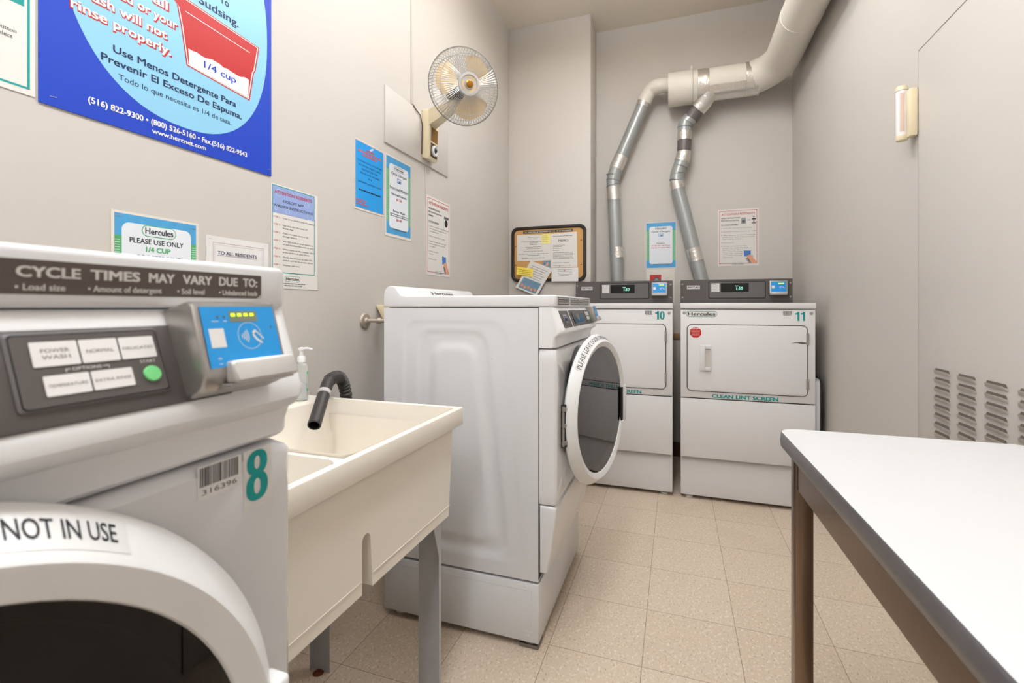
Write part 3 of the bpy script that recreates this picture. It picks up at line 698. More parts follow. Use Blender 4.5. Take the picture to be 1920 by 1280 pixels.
    # card reader on the console
    b = MB(org); b.prism([(Yf+.003, 1.228), (Yf-.036, 1.226), (Yf-.046, 1.236), (Yf-.036, 1.318), (Yf-.028, 1.322), (Yf+.003, 1.32)], 'x', X(.553), X(.660), 'silver', r=.004, seg=3)
    rd = b.build('card_reader', con)
    B0 = Vector((0, Yf-.0452, 1.2415)); BV = Vector((0, Yf-.037, 1.313))-B0
    b = MB(org); a = Art(b, B0, (1, 0, 0), BV, n=.0006, step=.0003); a.rect(X(.562), X(.650), .004, .0715, 'reader_blue', 1)
    a.rect(X(.603), X(.640), .055, .065, 'led_back', 2)
    for i in range(4): a.rect(X(.605+.0085*i), X(.611+.0085*i), .058, .063, 'led', 3)
    a.rect(X(.566), X(.583), .028, .046, 'label_white', 2)
    for r_ in (.004, .008, .012): a.arc(X(.607), .035, r_, -40, 40, .002, 'paper', 2, 6)
    a.line((X(.622), .042), (X(.642), .028), .003, 'paper', 2); b.build('reader_face', rd)
    b = MB(org); b.box(X(.562), X(.655), Yf-.055, Yf-.040, 1.2295, 1.2465, 'silver_light', r=.003); b.build('card_slot', rd)
    # stickers
    b = MB(org); a = Art(b, (0, F, 0), (1, 0, 0), (0, 0, 1), n=.0003, step=.00025)
    if num == '10': a.numeral('10', X(.592), X(.654), 1.072, 1.122, 'teal', 1)
    else: a.numeral('11', X(.596), X(.650), 1.071, 1.121, 'teal', 1)
    b.build('number_sticker', fp, label='teal number '+num+' sticker')
    b = MB(org); a = Art(b, (0, F, 0), (1, 0, 0), (0, 0, 1), n=.0003, step=.00025); R = random.Random(int(num)); u = .540
    while u < .580:
        wd = R.choice((.0012, .002, .003)); a.rect(X(u), X(u+wd), 1.105, 1.125, 'ink_soft', 1); u += wd+R.choice((.001, .0016, .0022))
    a.bars(X(.542), X(.580), 1.1005, 1, .01, .003, 'ink_soft', seed=2, rag=0); b.build('barcode_sticker', fp)
    b = MB(org); a = Art(b, (0, F, 0), (1, 0, 0), (0, 0, 1), n=.0003, step=.00025); a.logo(X(.031), X(.201), 1.0885, 1.1245, k=1, body='label_white'); b.build('logo_sticker', fp)
    b = MB(org); a = Art(b, (0, yd, 0), (1, 0, 0), (0, 0, 1), n=.0003, step=.00025)
    for rr_, m_, k in ((.0355, 'poster_white', 1), (.0335, 'stop_red', 2)): a.poly([(X(.0835)+rr_*math.cos(PI/8+PI/4*i), .998+rr_*math.sin(PI/8+PI/4*i)) for i in range(8)], m_, k)
    a.text('STOP', X(.066), 1.016, .010, 'poster_white', u1=X(.101), k=3, bold=.04); a.bars(X(.058), X(.109), 1.008, 6, .0055, .0009, 'poster_white', seed=8, al='c', rag=.25); b.build('stop_sticker', dr)
    if num == '11':
        b = MB(org); a = Art(b, (0, yd, 0), (1, 0, 0), (0, 0, 1), n=.0003, step=.00025)
        a.poly([(X(.575), .9465), (X(.60), .9515), (X(.63), .9545), (X(.652), .951), (X(.652), .9445), (X(.63), .943), (X(.61), .948), (X(.59), .947)], 'ink_soft', 1); b.build('scratch_mark', dr)
    return t
dryer(-.7185, 'white dryer with number 10 on it, left one of the two dryers', '10')
dryer(.0245, 'white dryer with number 11 on it, beside the right wall', '11')
# narrow folded panel between dryer and right wall
b = MB((.748, 3.2, 0)); P_ = [(3.05, .0005), (3.5, .0005), (3.5, .745), (3.075, .745), (3.057, .735), (3.05, .715)]
b.prism(P_, 'x', .7285, .756, 'enamel_side', r=.004); b.prism([(p[0]-.004 if p[0] < 3.2 else p[0], p[1]+(.004 if p[1] > .1 else 0)) for p in P_], 'x', .7565, .764, 'black', r=.002)
b.build('folded_panel', label='narrow white panel with black edge between dryer 11 and right wall', category='panel')

# ================================================================== exhaust duct and vent pipes
def bez(P_, n=10):
    """smooth a path of points by quadratic corners"""
    out = [Vector(P_[0])]
    for i in range(1, len(P_)-1):
        a, b_, c = Vector(P_[i-1]), Vector(P_[i]), Vector(P_[i+1])
        s_ = b_+(a-b_)*min(.5, .5); e_ = b_+(c-b_)*.5
        for k in range(n+1):
            q = k/n; out.append(s_*(1-q)**2+b_*2*q*(1-q)+e_*q*q)
    out.append(Vector(P_[-1])); return out
t = thing('exhaust_duct', (.30, 3.70, 2.75), 'large cream painted exhaust duct crossing the back wall and running along the right wall', 'duct')
org = (.30, 3.70, 2.75); YD, ZD, XD2 = 3.715, 2.752, .662
b = MB(org)
path = [(.12, YD, ZD), (.47, YD, ZD)]
for i in range(1, 9):
    q = i/8*PI/2; path.append((.47+.192*math.sin(q), YD-.235*(1-math.cos(q)), ZD+.034*i/8))
path += [(XD2, 3.2, 2.786), (XD2, 2.3, 2.786), (XD2, .9, 2.786), (XD2, YF, 2.786)]
b.tube(path, [.112, .112]+[.112-.0006*i for i in range(8)]+[.106]*4, 'duct_paint', 40)
for yy in (3.05, 2.35, 1.7): b.lathe([(.1055, -.02), (.1085, -.018), (.1085, .018), (.1055, .02)], (XD2, yy, 2.786), (0, 1, 0), 'duct_paint', 40)
b.build('main_duct', t)
b = MB(org); b.lathe([(.06, 0), (.117, 0), (.119, .003), (.119, .168), (.113, .172), (.113, .2)], (-.056, YD, ZD), (1, 0, 0), 'duct_paint', 44)
b.lathe([(.119, 0), (.1245, 0), (.1245, .006), (.119, .007)], (.104, YD, ZD), (1, 0, 0), 'duct_paint', 44); b.box(.100, .112, YD-.01, YD+.01, ZD+.118, ZD+.155, 'duct_paint', r=.002); b.build('end_cap', t)
for x_, w_ in ((.145, .075), (.455, .085)): b = MB(org); b.lathe([(.1125, 0), (.1145, .002), (.1145, w_-.002), (.1125, w_)], (x_, YD, ZD), (1, 0, 0), 'foil', 44); b.build('foil_band', t)
b = MB(org); vs = []; nx = 14
for i in range(nx+1):
    for k in range(7):
        q = math.radians(-155+ (k*11)+ (random.random()*4 if 0 < k < 6 else 0)); vs.append((.22+.235*i/nx, YD+.1152*math.cos(q), ZD+.1152*math.sin(q)))
b.add(vs, [(i*7+k, i*7+k+1, (i+1)*7+k+1, (i+1)*7+k) for i in range(nx) for k in range(6)], 'foil'); b.build('foil_seam', t)
for x_ in (.545,): b = MB(org); b.lathe([(.112, 0), (.116, .003), (.116, .012), (.112, .015)], (x_-.01, YD, ZD), (1, 0, 0), 'duct_paint', 44); b.build('joint_ring', t)

def vent(name, label, segs, org):
    """segs: list of (part_name, material, radius, path)"""
    t_ = thing(name, org, label, 'vent pipe', 'grey dryer vent pipes')
    for pn, mat, r_, pth in segs:
        b_ = MB(org); b_.tube(pth, r_, mat, 28); b_.build(pn, t_)
    return t_
YP = 3.755
def lerp(a, b_, q): return tuple(a[i]+(b_[i]-a[i])*q for i in range(3))
A0, A1, A2, A3, A4 = (-.405, YP, 1.10), (-.462, YP, 2.075), (-.466, YP, 2.165), (-.236, YP, 2.695), (-.165, YP-.02, 2.775)
seg = [('lower_pipe', 'pipe_grey', .0485, bez([(-.40, 3.598, .16), (-.40, YP, .16), (-.402, YP, .5)], 8)+[Vector(lerp(A0, A1, .94))]),
       ('foil_wrap', 'foil', .0515, [lerp(A0, A1, .90), lerp(A0, A1, 1.0)]),
       ('foil_wrap', 'foil', .0505, [lerp(A0, A1, .438), lerp(A0, A1, .52)]),
       ('elbow', 'pipe_grey', .050, bez([lerp(A0, A1, .99), (-.468, YP, 2.14), lerp(A2, A3, .12)], 6)),
       ('foil_wrap', 'foil', .0515, [lerp(A2, A3, .10), lerp(A2, A3, .28)]),
       ('upper_pipe', 'pipe_grey', .0485, [lerp(A2, A3, .2), A3]),
       ('foil_wrap', 'foil', .0515, [lerp(A2, A3, .955), lerp(A2, A3, 1.04)]),
       ('painted_elbow', 'duct_paint', .053, bez([lerp(A2, A3, 1.02), (-.185, YP-.01, 2.795), (-.13, YD, 2.80), (-.054, YD, 2.792)], 8))]
t1 = vent('vent_pipe', 'grey vent pipe rising behind dryer 10 with one bend', seg, (-.40, YP, .17))
for q, dz in ((A1, .015), (A1, .055), (A1, .095)):
    b = MB((-.40, YP, .17)); b.lathe([(.0495, -.003), (.0535, 0), (.0495, .003)], (q[0]-.003, YP, q[2]+dz), (.2*(1 if dz > .03 else -1), 0, 1), 'pipe_rib', 28); b.build('elbow_ring', t1)
B0, B1, B2, B3, B4, B5 = (.235, YP, 1.10), (.004, YP, 2.060), (.012, YP, 2.17), (.052, YP, 2.27), (.060, YP, 2.47), (.125, YP-.01, 2.572)
B6 = (.222, YD-.01, 2.665)
seg = [('lower_pipe', 'pipe_grey', .0485, bez([(.30, 3.598, .16), (.30, YP, .16), (.30, YP, .7), B0], 8)+[Vector(lerp(B0, B1, .97))]),
       ('foil_wrap', 'foil', .0510, [lerp(B0, B1, .40), lerp(B0, B1, .50)]),
       ('foil_wrap', 'foil', .0515, [lerp(B0, B1, .96), B1, lerp(B1, B2, .2)]),
       ('lower_elbow', 'pipe_grey', .050, bez([lerp(B1, B2, .1), (.002, YP, 2.13), (.035, YP, 2.22), B3], 6)),
       ('foil_wrap', 'foil', .0525, [lerp(B2, B3, .55), B3, lerp(B3, B4, .14)]),
       ('middle_pipe', 'tape_dark', .0490, [lerp(B3, B4, .1), lerp(B3, B4, .58)]),
       ('foil_wrap', 'foil', .0515, [lerp(B3, B4, .55), lerp(B3, B4, .88)]),
       ('upper_elbow', 'pipe_grey', .050, bez([lerp(B3, B4, .86), (.058, YP, 2.51), lerp(B4, B5, .75), B5], 6)),
       ('tape_wrap', 'tape_dark', .0525, [lerp(B4, B5, .62), B5, lerp(B5, B6, .3)]),
       ('foil_wrap', 'foil', .060, [lerp(B5, B6, .25), lerp(B5, B6, .6), (.235, YD-.03, 2.70)])]
t2 = vent('vent_pipe', 'grey vent pipe rising behind dryer 11, taped in several crooked bends', seg, (.30, YP, .17))
for c, d in (((.0, YP, 2.085), (.25, 0, 1)), ((.008, YP, 2.135), (-.15, 0, 1)), ((.028, YP, 2.19), (.35, 0, 1)), ((.060, YP, 2.475), (.1, 0, 1)), ((.070, YP, 2.51), (.5, 0, 1)), ((.098, YP, 2.545), (.9, 0, 1))):
    b = MB((.30, YP, .17)); b.lathe([(.0495, -.003), (.0535, 0), (.0495, .003)], c, d, 'pipe_rib', 28); b.build('elbow_ring', t2)

# ================================================================== laundry sink
org = Vector((-.9, .87, 0)); t = thing('utility_sink', org, 'cream plastic two-basin laundry tub on metal legs between the washers', 'sink')
x0, x1, y0, y1, ZR = -1.195, -.603, .435, 1.300, .850
b = MB(org)
# basins (inner)
def basin(xa, xb, ya, yb, zt_, zb_, tp):
    r1 = rrpts(xa, xb, ya, yb, .025, 4); r2 = rrpts(xa+tp+.006, xb-tp-.006, ya+tp+.006, yb-tp-.006, .03, 4); r3 = rrpts(xa+tp+.04, xb-tp-.04, ya+tp+.04, yb-tp-.04, .02, 4); n = len(r1)
    rm = rrpts(xa+tp*.55, xb-tp*.55, ya+tp*.55, yb-tp*.55, .027, 4); rm2 = rrpts(xa+tp*.62+.005, xb-tp*.62-.005, ya+tp*.62+.005, yb-tp*.62-.005, .027, 4)
    vs = [(p[0], p[1], zt_) for p in r1]+[(p[0], p[1], zt_-.095) for p in rm]+[(p[0], p[1], zt_-.105) for p in rm2]+[(p[0], p[1], zb_+.03) for p in r2]+[(p[0], p[1], zb_) for p in r3]
    fs = [(j*n+(i+1) % n, j*n+i, (j+1)*n+i, (j+1)*n+(i+1) % n) for j in range(4) for i in range(n)]+[tuple(4*n+i for i in range(n))]
    b.add(vs, fs, 'tub_cream', True); return r1
xa, xb = -1.075, -.622
basin(xa+.0025, xb-.0025, .4545, .7695, ZR-.0015, .56, .022); basin(xa+.0025, xb-.0025, .8025, 1.2805, ZR-.0015, .56, .022)
# top rim: bevelled bars round the basins, wide ledge at the rear, divider
b.box(xb-.002, x1, y0, y1, ZR-.052, ZR, 'tub_cream', r=.004)
b.box(xa, xb, y1-.019, y1, ZR-.052, ZR, 'tub_cream', r=.004); b.box(xa, xb, y0, y0+.019, ZR-.052, ZR, 'tub_cream', r=.004)
b.box(xa+.004, xb-.004, .770, .802, ZR-.07, ZR-.006, 'tub_cream', r=.008)
b.box(x0, xa+.002, y0, y1, ZR-.052, ZR+.002, 'tub_cream', r=.006); b.box(x0, x0+.022, y0, y1, ZR, ZR+.020, 'tub_cream', r=.006)
for i in range(9): b.box(xa-.10, xa-.018, .86+.028*i, .868+.028*i, ZR+.001, ZR+.0045, 'tub_cream', r=.0015, seg=1)
# outer skirt with notch between the basins
zb = .547
notch = [(.838, zb)]+[(.852-.0145*math.cos(PI*i/8), .655+.0145*math.sin(PI*i/8)) for i in range(9)]+[(.874, zb)]
notch[0] = (.8375, zb)
P_ = [(.458, zb)]+notch+[(1.238, zb), (1.262, ZR-.045), (.446, ZR-.045)]
b.prism(P_, 'x', -1.14, -.621, 'tub_cream', caps=False, skip=(len(P_)-2,))
def strip(P0, x_): 
    return [(x_, p[0], p[1]) for p in P0]
for xx, flip in ((-.621, False), (-1.14, True)):
    # front faces made of a left leaf, a right leaf and the part above the notch
    L_ = [(.458, zb), (.8375, zb), (.8375, .655), (.8375, ZR-.045), (.446, ZR-.045)]
    R_ = [(.874, zb), (1.238, zb), (1.262, ZR-.045), (.8665, ZR-.045), (.8665, .655)]
    C_ = [(.8665, .655)]+[(.852-.0145*math.cos(PI-PI*i/8), .655+.0145*math.sin(PI*i/8)) for i in range(9)]+[(.8375, .655), (.8375, ZR-.045), (.8665, ZR-.045)]
    for Q in (L_, R_, C_): b.add(strip(Q if not flip else Q[::-1], xx), [tuple(range(len(Q)))], 'tub_cream')
b.box(-.6205, -.6195, .452, .836, zb+.028, zb+.030, 'tub_cream'); b.box(-.6205, -.6195, .875, 1.241, zb+.028, zb+.030, 'tub_cream')
b.box(-1.13, -.63, .466, .83, zb+.001, zb+.006, 'tub_cream'); b.box(-1.13, -.63, .88, 1.23, zb+.001, zb+.006, 'tub_cream')
b.build('basin', t)
def leg(xa_, xb_, yy, sgn, rust):
    """angle-iron leg: broad flange faces -Y, narrow one faces the outside"""
    b_ = MB(org); th = .0022
    # broad flange, tapering to the floor
    P0 = [(xa_, .0), (xb_, .0), (xb_, zb+.004), (xa_, zb+.004)]
    b_.prism(P0, 'y', yy, yy+th, 'galvanised')
    xo = xb_ if sgn > 0 else xa_
    q = [(yy, 0), (yy-.012, 0), (yy-.012, zb-.11), (yy-.048, zb-.002), (yy, zb-.002)]
    b_.prism(q, 'x', xo-th/2, xo+th/2, 'galvanised')
    o_ = b_.build('leg', t)
    b_ = MB(org); R = random.Random(3)
    b_.lathe([(.0001, .003), (.008, .0035), (.014, .0015), (.017, .0003)], ((xa_+xb_)/2, yy-.012, .0005), (0, 0, 1), 'rust', 14) if rust else None
    if rust: b_.build('rust_patch', o_)
leg(-.712, -.640, 1.225, 1, False); leg(-1.095, -1.03, 1.225, -1, True); leg(-.712, -.640, .50, 1, False); leg(-1.095, -1.03, .50, -1, False)
# soap bottle on the ledge
ox, oy, oz = -1.128, 1.212, ZR+.0028
t = thing('soap_bottle', (ox, oy, oz), 'clear pump soap bottle standing on the rear ledge of the cream tub', 'bottle'); org = (ox, oy, oz)
b = MB(org); b.lathe([(.0001, 0), (.018, 0), (.0205, .003), (.0205, .105), (.019, .113), (.012, .118), (.0115, .124)], org, (0, 0, 1), 'soap_clear', 32)
bo = b.build('bottle_body', t)
b = MB(org); b.lathe([(.0001, .002), (.0175, .002), (.0192, .004), (.0192, .055), (.0001, .055)], org, (0, 0, 1), 'soap_liquid', 32); b.build('liquid_soap', bo)
b = MB(org); b.lathe([(.0118, .120), (.0128, .121), (.0128, .136), (.011, .140), (.006, .142), (.006, .156), (.009, .158), (.009, .166), (.0001, .169)], org, (0, 0, 1), 'plastic_white', 24)
b.tube([(ox, oy, oz+.162), (ox+.018, oy+.006, oz+.165), (ox+.034, oy+.011, oz+.162)], [.0045, .004, .0028], 'plastic_white', 10); b.tube([(ox, oy, oz+.163), (ox-.010, oy-.004, oz+.163)], [.0045, .003], 'plastic_white', 10); b.build('pump', t)
b = MB(org)
for c_, hw_, mt in ((-1.9, .55, 'ink_soft'), (.25, .22, 'sign_green')):
    for (k0, k1, z0_, z1_, m_, rr_) in ((-1, 1, .030, .092, mt, .0207), (-.7, .7, .038, .084, 'label_white' if mt == 'ink_soft' else 'label_white', .0209)):
        vs = []
        for i in range(7):
            q = c_+hw_*(k0+(k1-k0)*i/6); vs += [(ox+rr_*math.cos(q), oy+rr_*math.sin(q), oz+z0_), (ox+rr_*math.cos(q), oy+rr_*math.sin(q), oz+z1_)]
        b.add(vs, [(2*i, 2*i+2, 2*i+3, 2*i+1) for i in range(6)], m_, True)
b.build('bottle_label', bo)
# black drain hose hooked over the tub
pth = bez([(-1.075, 1.385, .15), (-1.075, 1.375, .78), (-1.078, 1.350, .915), (-1.062, 1.262, .918), (-1.040, 1.215, .885), (-.985, 1.108, .810)], 12)
org = (-1.1, 1.3, .85); t = thing('drain_hose', org, 'black ribbed drain hose hooked over the back corner of the cream tub', 'hose')
b = MB(org); rs = []; dense = []
for i in range(len(pth)-1):
    for q in (0, .33, .66): dense.append(pth[i].lerp(pth[i+1], q))
dense.append(pth[-1]); Lh = len(dense)
L0 = int(Lh*.66)
rs = [(.0192+.0014*(1 if (i//2) % 2 else -1)) if i < L0 else .0188 for i in range(Lh)]
b.tube(dense[:L0+1], rs[:L0+1], 'hose_black', 20); b.build('ribbed_section', t)
tip = dense[L0:]; b = MB(org); b.tube(tip, .0188, 'hose_black', 20, caps=False); e0, e1 = tip[-1], tip[-2]; dd = (e0-e1).normalized()
b.lathe([(.0188, -.0), (.0188, .002), (.0152, .002), (.0152, -.03), (.0001, -.031)], e0, dd, 'black', 20)
b.build('hose_end', t)
c0 = tip[-2].lerp(tip[-1], -.0) if len(tip) < 4 else tip[int((len(tip)-1)*.62)]; c1 = tip[-1]; b = MB(org); b.lathe([(.0188, -.008), (.0212, -.007), (.0212, .007), (.0188, .008)], c0, (c1-c0), 'hose_clamp', 24); b.build('clamp', t)
# wall valve with escutcheon and stub pipe
org = (XL, 1.735, 1.088); t = thing('wall_valve', org, 'old metal water valve with round wall flange left of the open washer', 'valve')
b = MB(org); b.lathe([(.0001, .016), (.010, .016), (.016, .010), (.031, .008), (.036, .0015), (.036, .0005)], org, (1, 0, 0), 'old_metal', 32); b.build('flange', t)
b = MB(org); p = [(XL+.004, 1.735, 1.09), (XL+.05, 1.75, 1.090), (XL+.085, 1.78, 1.088), (XL+.105, 1.80, 1.075), (XL+.106, 1.802, 1.045)]
b.tube(p, .0085, 'old_metal', 14); b.lathe([(.011, 0), (.0125, .003), (.0125, .016), (.011, .019)], p[1], (1, .6, 0), 'old_metal', 8); b.build('stub_pipe', t)
b = MB(org); b.lathe([(.010, 0), (.012, .002), (.012, .016), (.009, .02)], (XL+.106, 1.802, 1.028), (0, 0, 1), 'brass', 8); b.build('brass_nut', t)
b = MB((XL, 1.83, .9)); b.tube(bez([(XL+.106, 1.802, 1.026), (XL+.118, 1.80, .90), (XL+.095, 1.80, .7), (XL+.1, 1.80, .35)], 8), .008, 'hose_black', 12)
b.build('supply_hose', label='dark supply hose hanging down behind the open washer', category='hose')
b = MB((XL+.1, 1.84, 1.12)); b.prism([(XL+.17, 1.0), (XL+.17, 1.158), (XL+.001, 1.158), (XL+.001, 1.148), (XL+.055, 1.06)], 'y', 1.815, 1.86, 'fan_cream', r=.004)
b.build('hose_box', label='cream plastic supply box behind the top of the open washer', category='box')

# ================================================================== folding table
th_ = math.radians(1.35); OX, OY, ZT = .236, 1.330, .85
def rot(p):
    c_, s_ = math.cos(th_), math.sin(th_); return Vector((OX+p.x*c_-p.y*s_, OY+p.x*s_+p.y*c_, p.z))
org = Vector((.5, .55, 0)); t = thing('folding_table', org, 'white-topped laundry table with grey edge and steel legs on the right', 'table')
WX, LY = .495, 1.62
R1 = rrpts(0, WX, -LY, 0, .045, 8)
b = MB(org, rot)
n = len(R1)
def ring_(ins, z, rr_=.045): return [(p[0], p[1], z) for p in rrpts(ins, WX-ins, -LY+ins, -ins, max(.02, rr_-ins), 8)]
lp = [ring_(.0022, ZT)]; b.add(lp[0], [tuple(range(n))], 'table_laminate')
b.build('tabletop', t)
b = MB(org, rot); prof = [(.0022, ZT), (.0008, ZT-.0015), (0, ZT-.005), (-.0015, ZT-.02), (0, ZT-.033), (.003, ZT-.037), (.012, ZT-.0385), (.022, ZT-.0385)]
ls = [ring_(i_, z) for i_, z in prof]; vs = [p for l in ls for p in l]
b.add(vs, [((j+1)*n+i, (j+1)*n+(i+1) % n, j*n+(i+1) % n, j*n+i) for j in range(len(ls)-1) for i in range(n)], 'table_edge', True)
b.add([(p[0], p[1], ZT-.0385) for p in rrpts(.022, WX-.022, -LY+.022, -.022, .025, 8)], [tuple(range(n))[::-1]], 'wood')
b.build('edge_band', t)
b = MB(org, rot)
ax0, ay1 = .026, -.075
for q in ((ax0, ax0+.003, -LY+.08, ay1), (WX-.029, WX-.026, -LY+.08, ay1), (ax0, WX-.026, ay1-.003, ay1), (ax0, WX-.026, -LY+.08, -LY+.083)): b.box(q[0], q[1], q[2], q[3], ZT-.122, ZT-.039, 'steel_brown', r=.001, seg=1)
b.build('apron', t)
for (lx, ly) in ((.022, -.075), (WX-.062, -.075), (.022, -LY+.04), (WX-.062, -LY+.04)):
    b = MB(org, rot); b.box(lx, lx+.038, ly-.038+.036, ly+.036, .0005, ZT-.039, 'steel_brown', r=.003); b.build('leg', t)

# ================================================================== wall fan
FC = Vector((-.915, 1.990, 2.159)); org = Vector((XL, 2.26, 2.06))
t = thing('wall_fan', org, 'cream oscillating wall fan with round wire guard above the notices', 'fan')
b = MB(org); xb = XL+.008
b.prism([(xb, 1.935), (xb+.035, 1.925), (xb+.042, 1.935), (xb+.05, 2.13), (xb+.05, 2.178), (xb+.044, 2.185), (xb, 2.185)], 'y', 2.205, 2.305, 'fan_cream', r=.006)
br = b.build('bracket', t)
b = MB(org); a = Art(b, (xb+.0425, 0, 1.935), (0, 1, 0), (.008, 0, .195), n=.0012, step=.0004)
a.rect(2.216, 2.296, .002, .162, 'fan_cream', 0); a.rect(2.219, 2.293, .005, .078, 'fan_brown', 1); a.rect(2.219, 2.293, .086, .158, 'fan_ochre', 1); b.build('switch_plate', br)
b = MB(org); b.lathe([(.028, 0), (.028, .010), (.024, .013), (.020, .013), (.020, .006), (.0001, .006)], a.pt(2.257, .042, .001), a.N, 'plastic_white', 28); b.lathe([(.0001, .014), (.009, .0135), (.016, .006)], a.pt(2.257, .042, .001), a.N, 'black', 24); b.build('control_knob', br)
# arm
R_ = Vector((math.cos(.33262), math.sin(.33262), 0)); Fw = Vector((-math.sin(.33262), math.cos(.33262), 0))
vd = (Vector((0, 0, 1.1505))-FC).normalized()
side = vd.cross(Vector((0, 0, 1))).normalized()*-1
upv = side.cross(vd).normalized()
if side.dot(R_) < 0: side = -side; 
upv = Vector((0, 0, 1))-vd*vd.z; upv.normalize()
nrm = (vd+side*.36+upv*.20).normalized()
mot = FC-nrm*.10
b = MB(org)
p0 = Vector((xb+.03, 2.25, 2.155)); p1 = mot+Vector((0, 0, -.06))
d_ = (p1-p0).normalized(); s1 = d_.cross(Vector((0, 0, 1))).normalized()
vs = []
for p_, w_, h1, h0 in ((p0, .03, .030, -.055), (p0+d_*.10, .026, .030, -.045), (p1, .018, .018, -.022)):
    vs += [p_+s1*w_+Vector((0, 0, h0)), p_-s1*w_+Vector((0, 0, h0)), p_-s1*w_+Vector((0, 0, h1)), p_+s1*w_+Vector((0, 0, h1))]
b.add(vs, [(j*4+i, j*4+(i+1) % 4, (j+1)*4+(i+1) % 4, (j+1)*4+i) for j in range(2) for i in range(4)]+[(0, 1, 2, 3), (11, 10, 9, 8)], 'fan_cream'); b.build('arm', t)
b = MB(org); b.lathe([(.0001, -.09), (.03, -.085), (.045, -.06), (.050, -.02), (.050, .03), (.045, .045), (.0001, .046)], mot, nrm, 'black', 28)
b.cyl(mot+Vector((0, 0, -.03)), mot+Vector((0, 0, -.09)), .018, 'fan_cream'); b.build('motor', t)
e1 = upv-nrm*upv.dot(nrm); e1.normalize(); e2 = nrm.cross(e1)
def fp_(r_, q, dpt): return FC+(e1*math.sin(q)+e2*math.cos(q))*r_+nrm*dpt
RG = .168
# sign so that q=0 points to picture right
if e2.dot(side) < 0:
    e2 = -e2
front = [(.047, .052), (.09, .050), (.130, .040), (.156, .018), (RG, -.012)]
rear = [(.047, -.060), (.10, -.062), (.142, -.050), (.163, -.030), (RG, -.012)]
NW = 76
for nm, pr, tw in (('front_guard', front, .10), ('rear_guard', rear, -.12)):
    b = MB(org)
    for i in range(NW):
        q = 2*PI*i/NW; b.tube([fp_(r_, q+tw*(r_-.047)/.12, d) for r_, d in pr], .00115, 'chrome_wire', 4, caps=False)
    for r_, d in ((pr[0][0], pr[0][1]), (pr[2][0], pr[2][1]), (RG, -.012)):
        b.tube([fp_(r_, 2*PI*i/48, d) for i in range(48)], .0016 if r_ < RG else .0026, 'chrome_wire', 6, closed=True)
    b.build(nm, t)
b = MB(org); b.lathe([(.050, .046), (.052, .052), (.049, .058), (.040, .059), (.037, .054), (.022, .054), (.020, .060), (.0001, .060)], FC, nrm, 'silver_light', 40)
for q0 in (25, 145, 265):
    vs = [fp_(r_, math.radians(q0+i*10), .0548) for i in range(9) for r_ in (.0245, .035)]; b.add(vs, [(2*i, 2*i+1, 2*i+3, 2*i+2) for i in range(8)], 'fan_blade')
hb_ = b.build('hub_ring', t)
b = MB(org); b.lathe([(.017, .058), (.017, .062), (.012, .065), (.0001, .066)], FC, nrm, 'fan_badge', 32); b.build('badge', hb_)
for k, q0 in enumerate((160, 48, -75)):
    b = MB(org); vs = []; nu, nv = 8, 12
    for i in range(nu+1):
        for j in range(nv+1):
            r_ = .030+.112*i/nu; spread = math.radians(22+44*math.sin(PI*min(1, (i/nu)*.62+.05)))*(1-.18*(i/nu)**6)
            q = math.radians(q0)+spread*(j/nv-.5)*1.25; rr_ = r_ if i < nu else r_-.012*(2*j/nv-1)**4*1.2
            vs.append(fp_(rr_, q, (j/nv-.5)*.035*(.6+.4*i/nu)))
    b.add(vs, [(i*(nv+1)+j, i*(nv+1)+j+1, (i+1)*(nv+1)+j+1, (i+1)*(nv+1)+j) for i in range(nu) for j in range(nv)], 'fan_blade', True); b.build('blade', t)
b = MB(org); b.tube([(XL+.009, 2.116, 2.176), (XL+.012, 2.13, 2.165), (XL+.014, 2.18, 2.145), (XL+.016, 2.20, 2.10), (XL+.012, 2.20, 1.95)], .0028, 'gap_dark', 8); b.build('power_cord', t)

# small device over the door edge
org = (XR, 2.02, 1.83); t = thing('door_sensor', org, 'small cream tube-shaped device mounted at the door edge on the right wall', 'sensor')
b = MB(org); b.box(XR-.026, XR-.0035, 1.990, 2.026, 1.738, 1.902, 'fan_cream', r=.003); b.build('mounting_plate', t)
b = MB(org); b.lathe([(.0001, .0), (.016, 0), (.017, .006), (.017, .165), (.016, .171), (.0001, .171)], (XR-.034, 2.032, 1.746), (0, 0, 1), 'plastic_white', 28); tb = b.build('tube_body', t)
b = MB(org); b.lathe([(.0001, -.010), (.016, -.006), (.0184, 0), (.0184, .010), (.0001, .010)], (XR-.034, 2.032, 1.740), (0, 0, 1), 'fan_cream', 28); b.build('end_cap', t)
b = MB(org); b.lathe([(.0001, .010), (.016, .006), (.0184, 0), (.0184, -.010), (.0001, -.010)], (XR-.034, 2.032, 1.918), (0, 0, 1), 'fan_cream', 28); b.build('end_cap', t)
b = MB(org); vs = []
M('pink_stripe', (214, 186, 172), .5)
for i in range(6):
    q = math.radians(-128+i*9); vs += [(XR-.034+0.0173*math.cos(q), 2.032+0.0173*math.sin(q), 1.762), (XR-.034+0.0173*math.cos(q), 2.032+0.0173*math.sin(q), 1.898)]
b.add(vs, [(2*i, 2*i+2, 2*i+3, 2*i+1) for i in range(5)], 'pink_stripe', True); b.build('worn_stripe', tb)

# ================================================================== notices on the left wall
def staple(a, u, v, rot_=0., k=4):
    a.line((u-.006*math.cos(rot_), v-.006*math.sin(rot_)), (u+.006*math.cos(rot_), v+.006*math.sin(rot_)), .0012, 'staple', k)
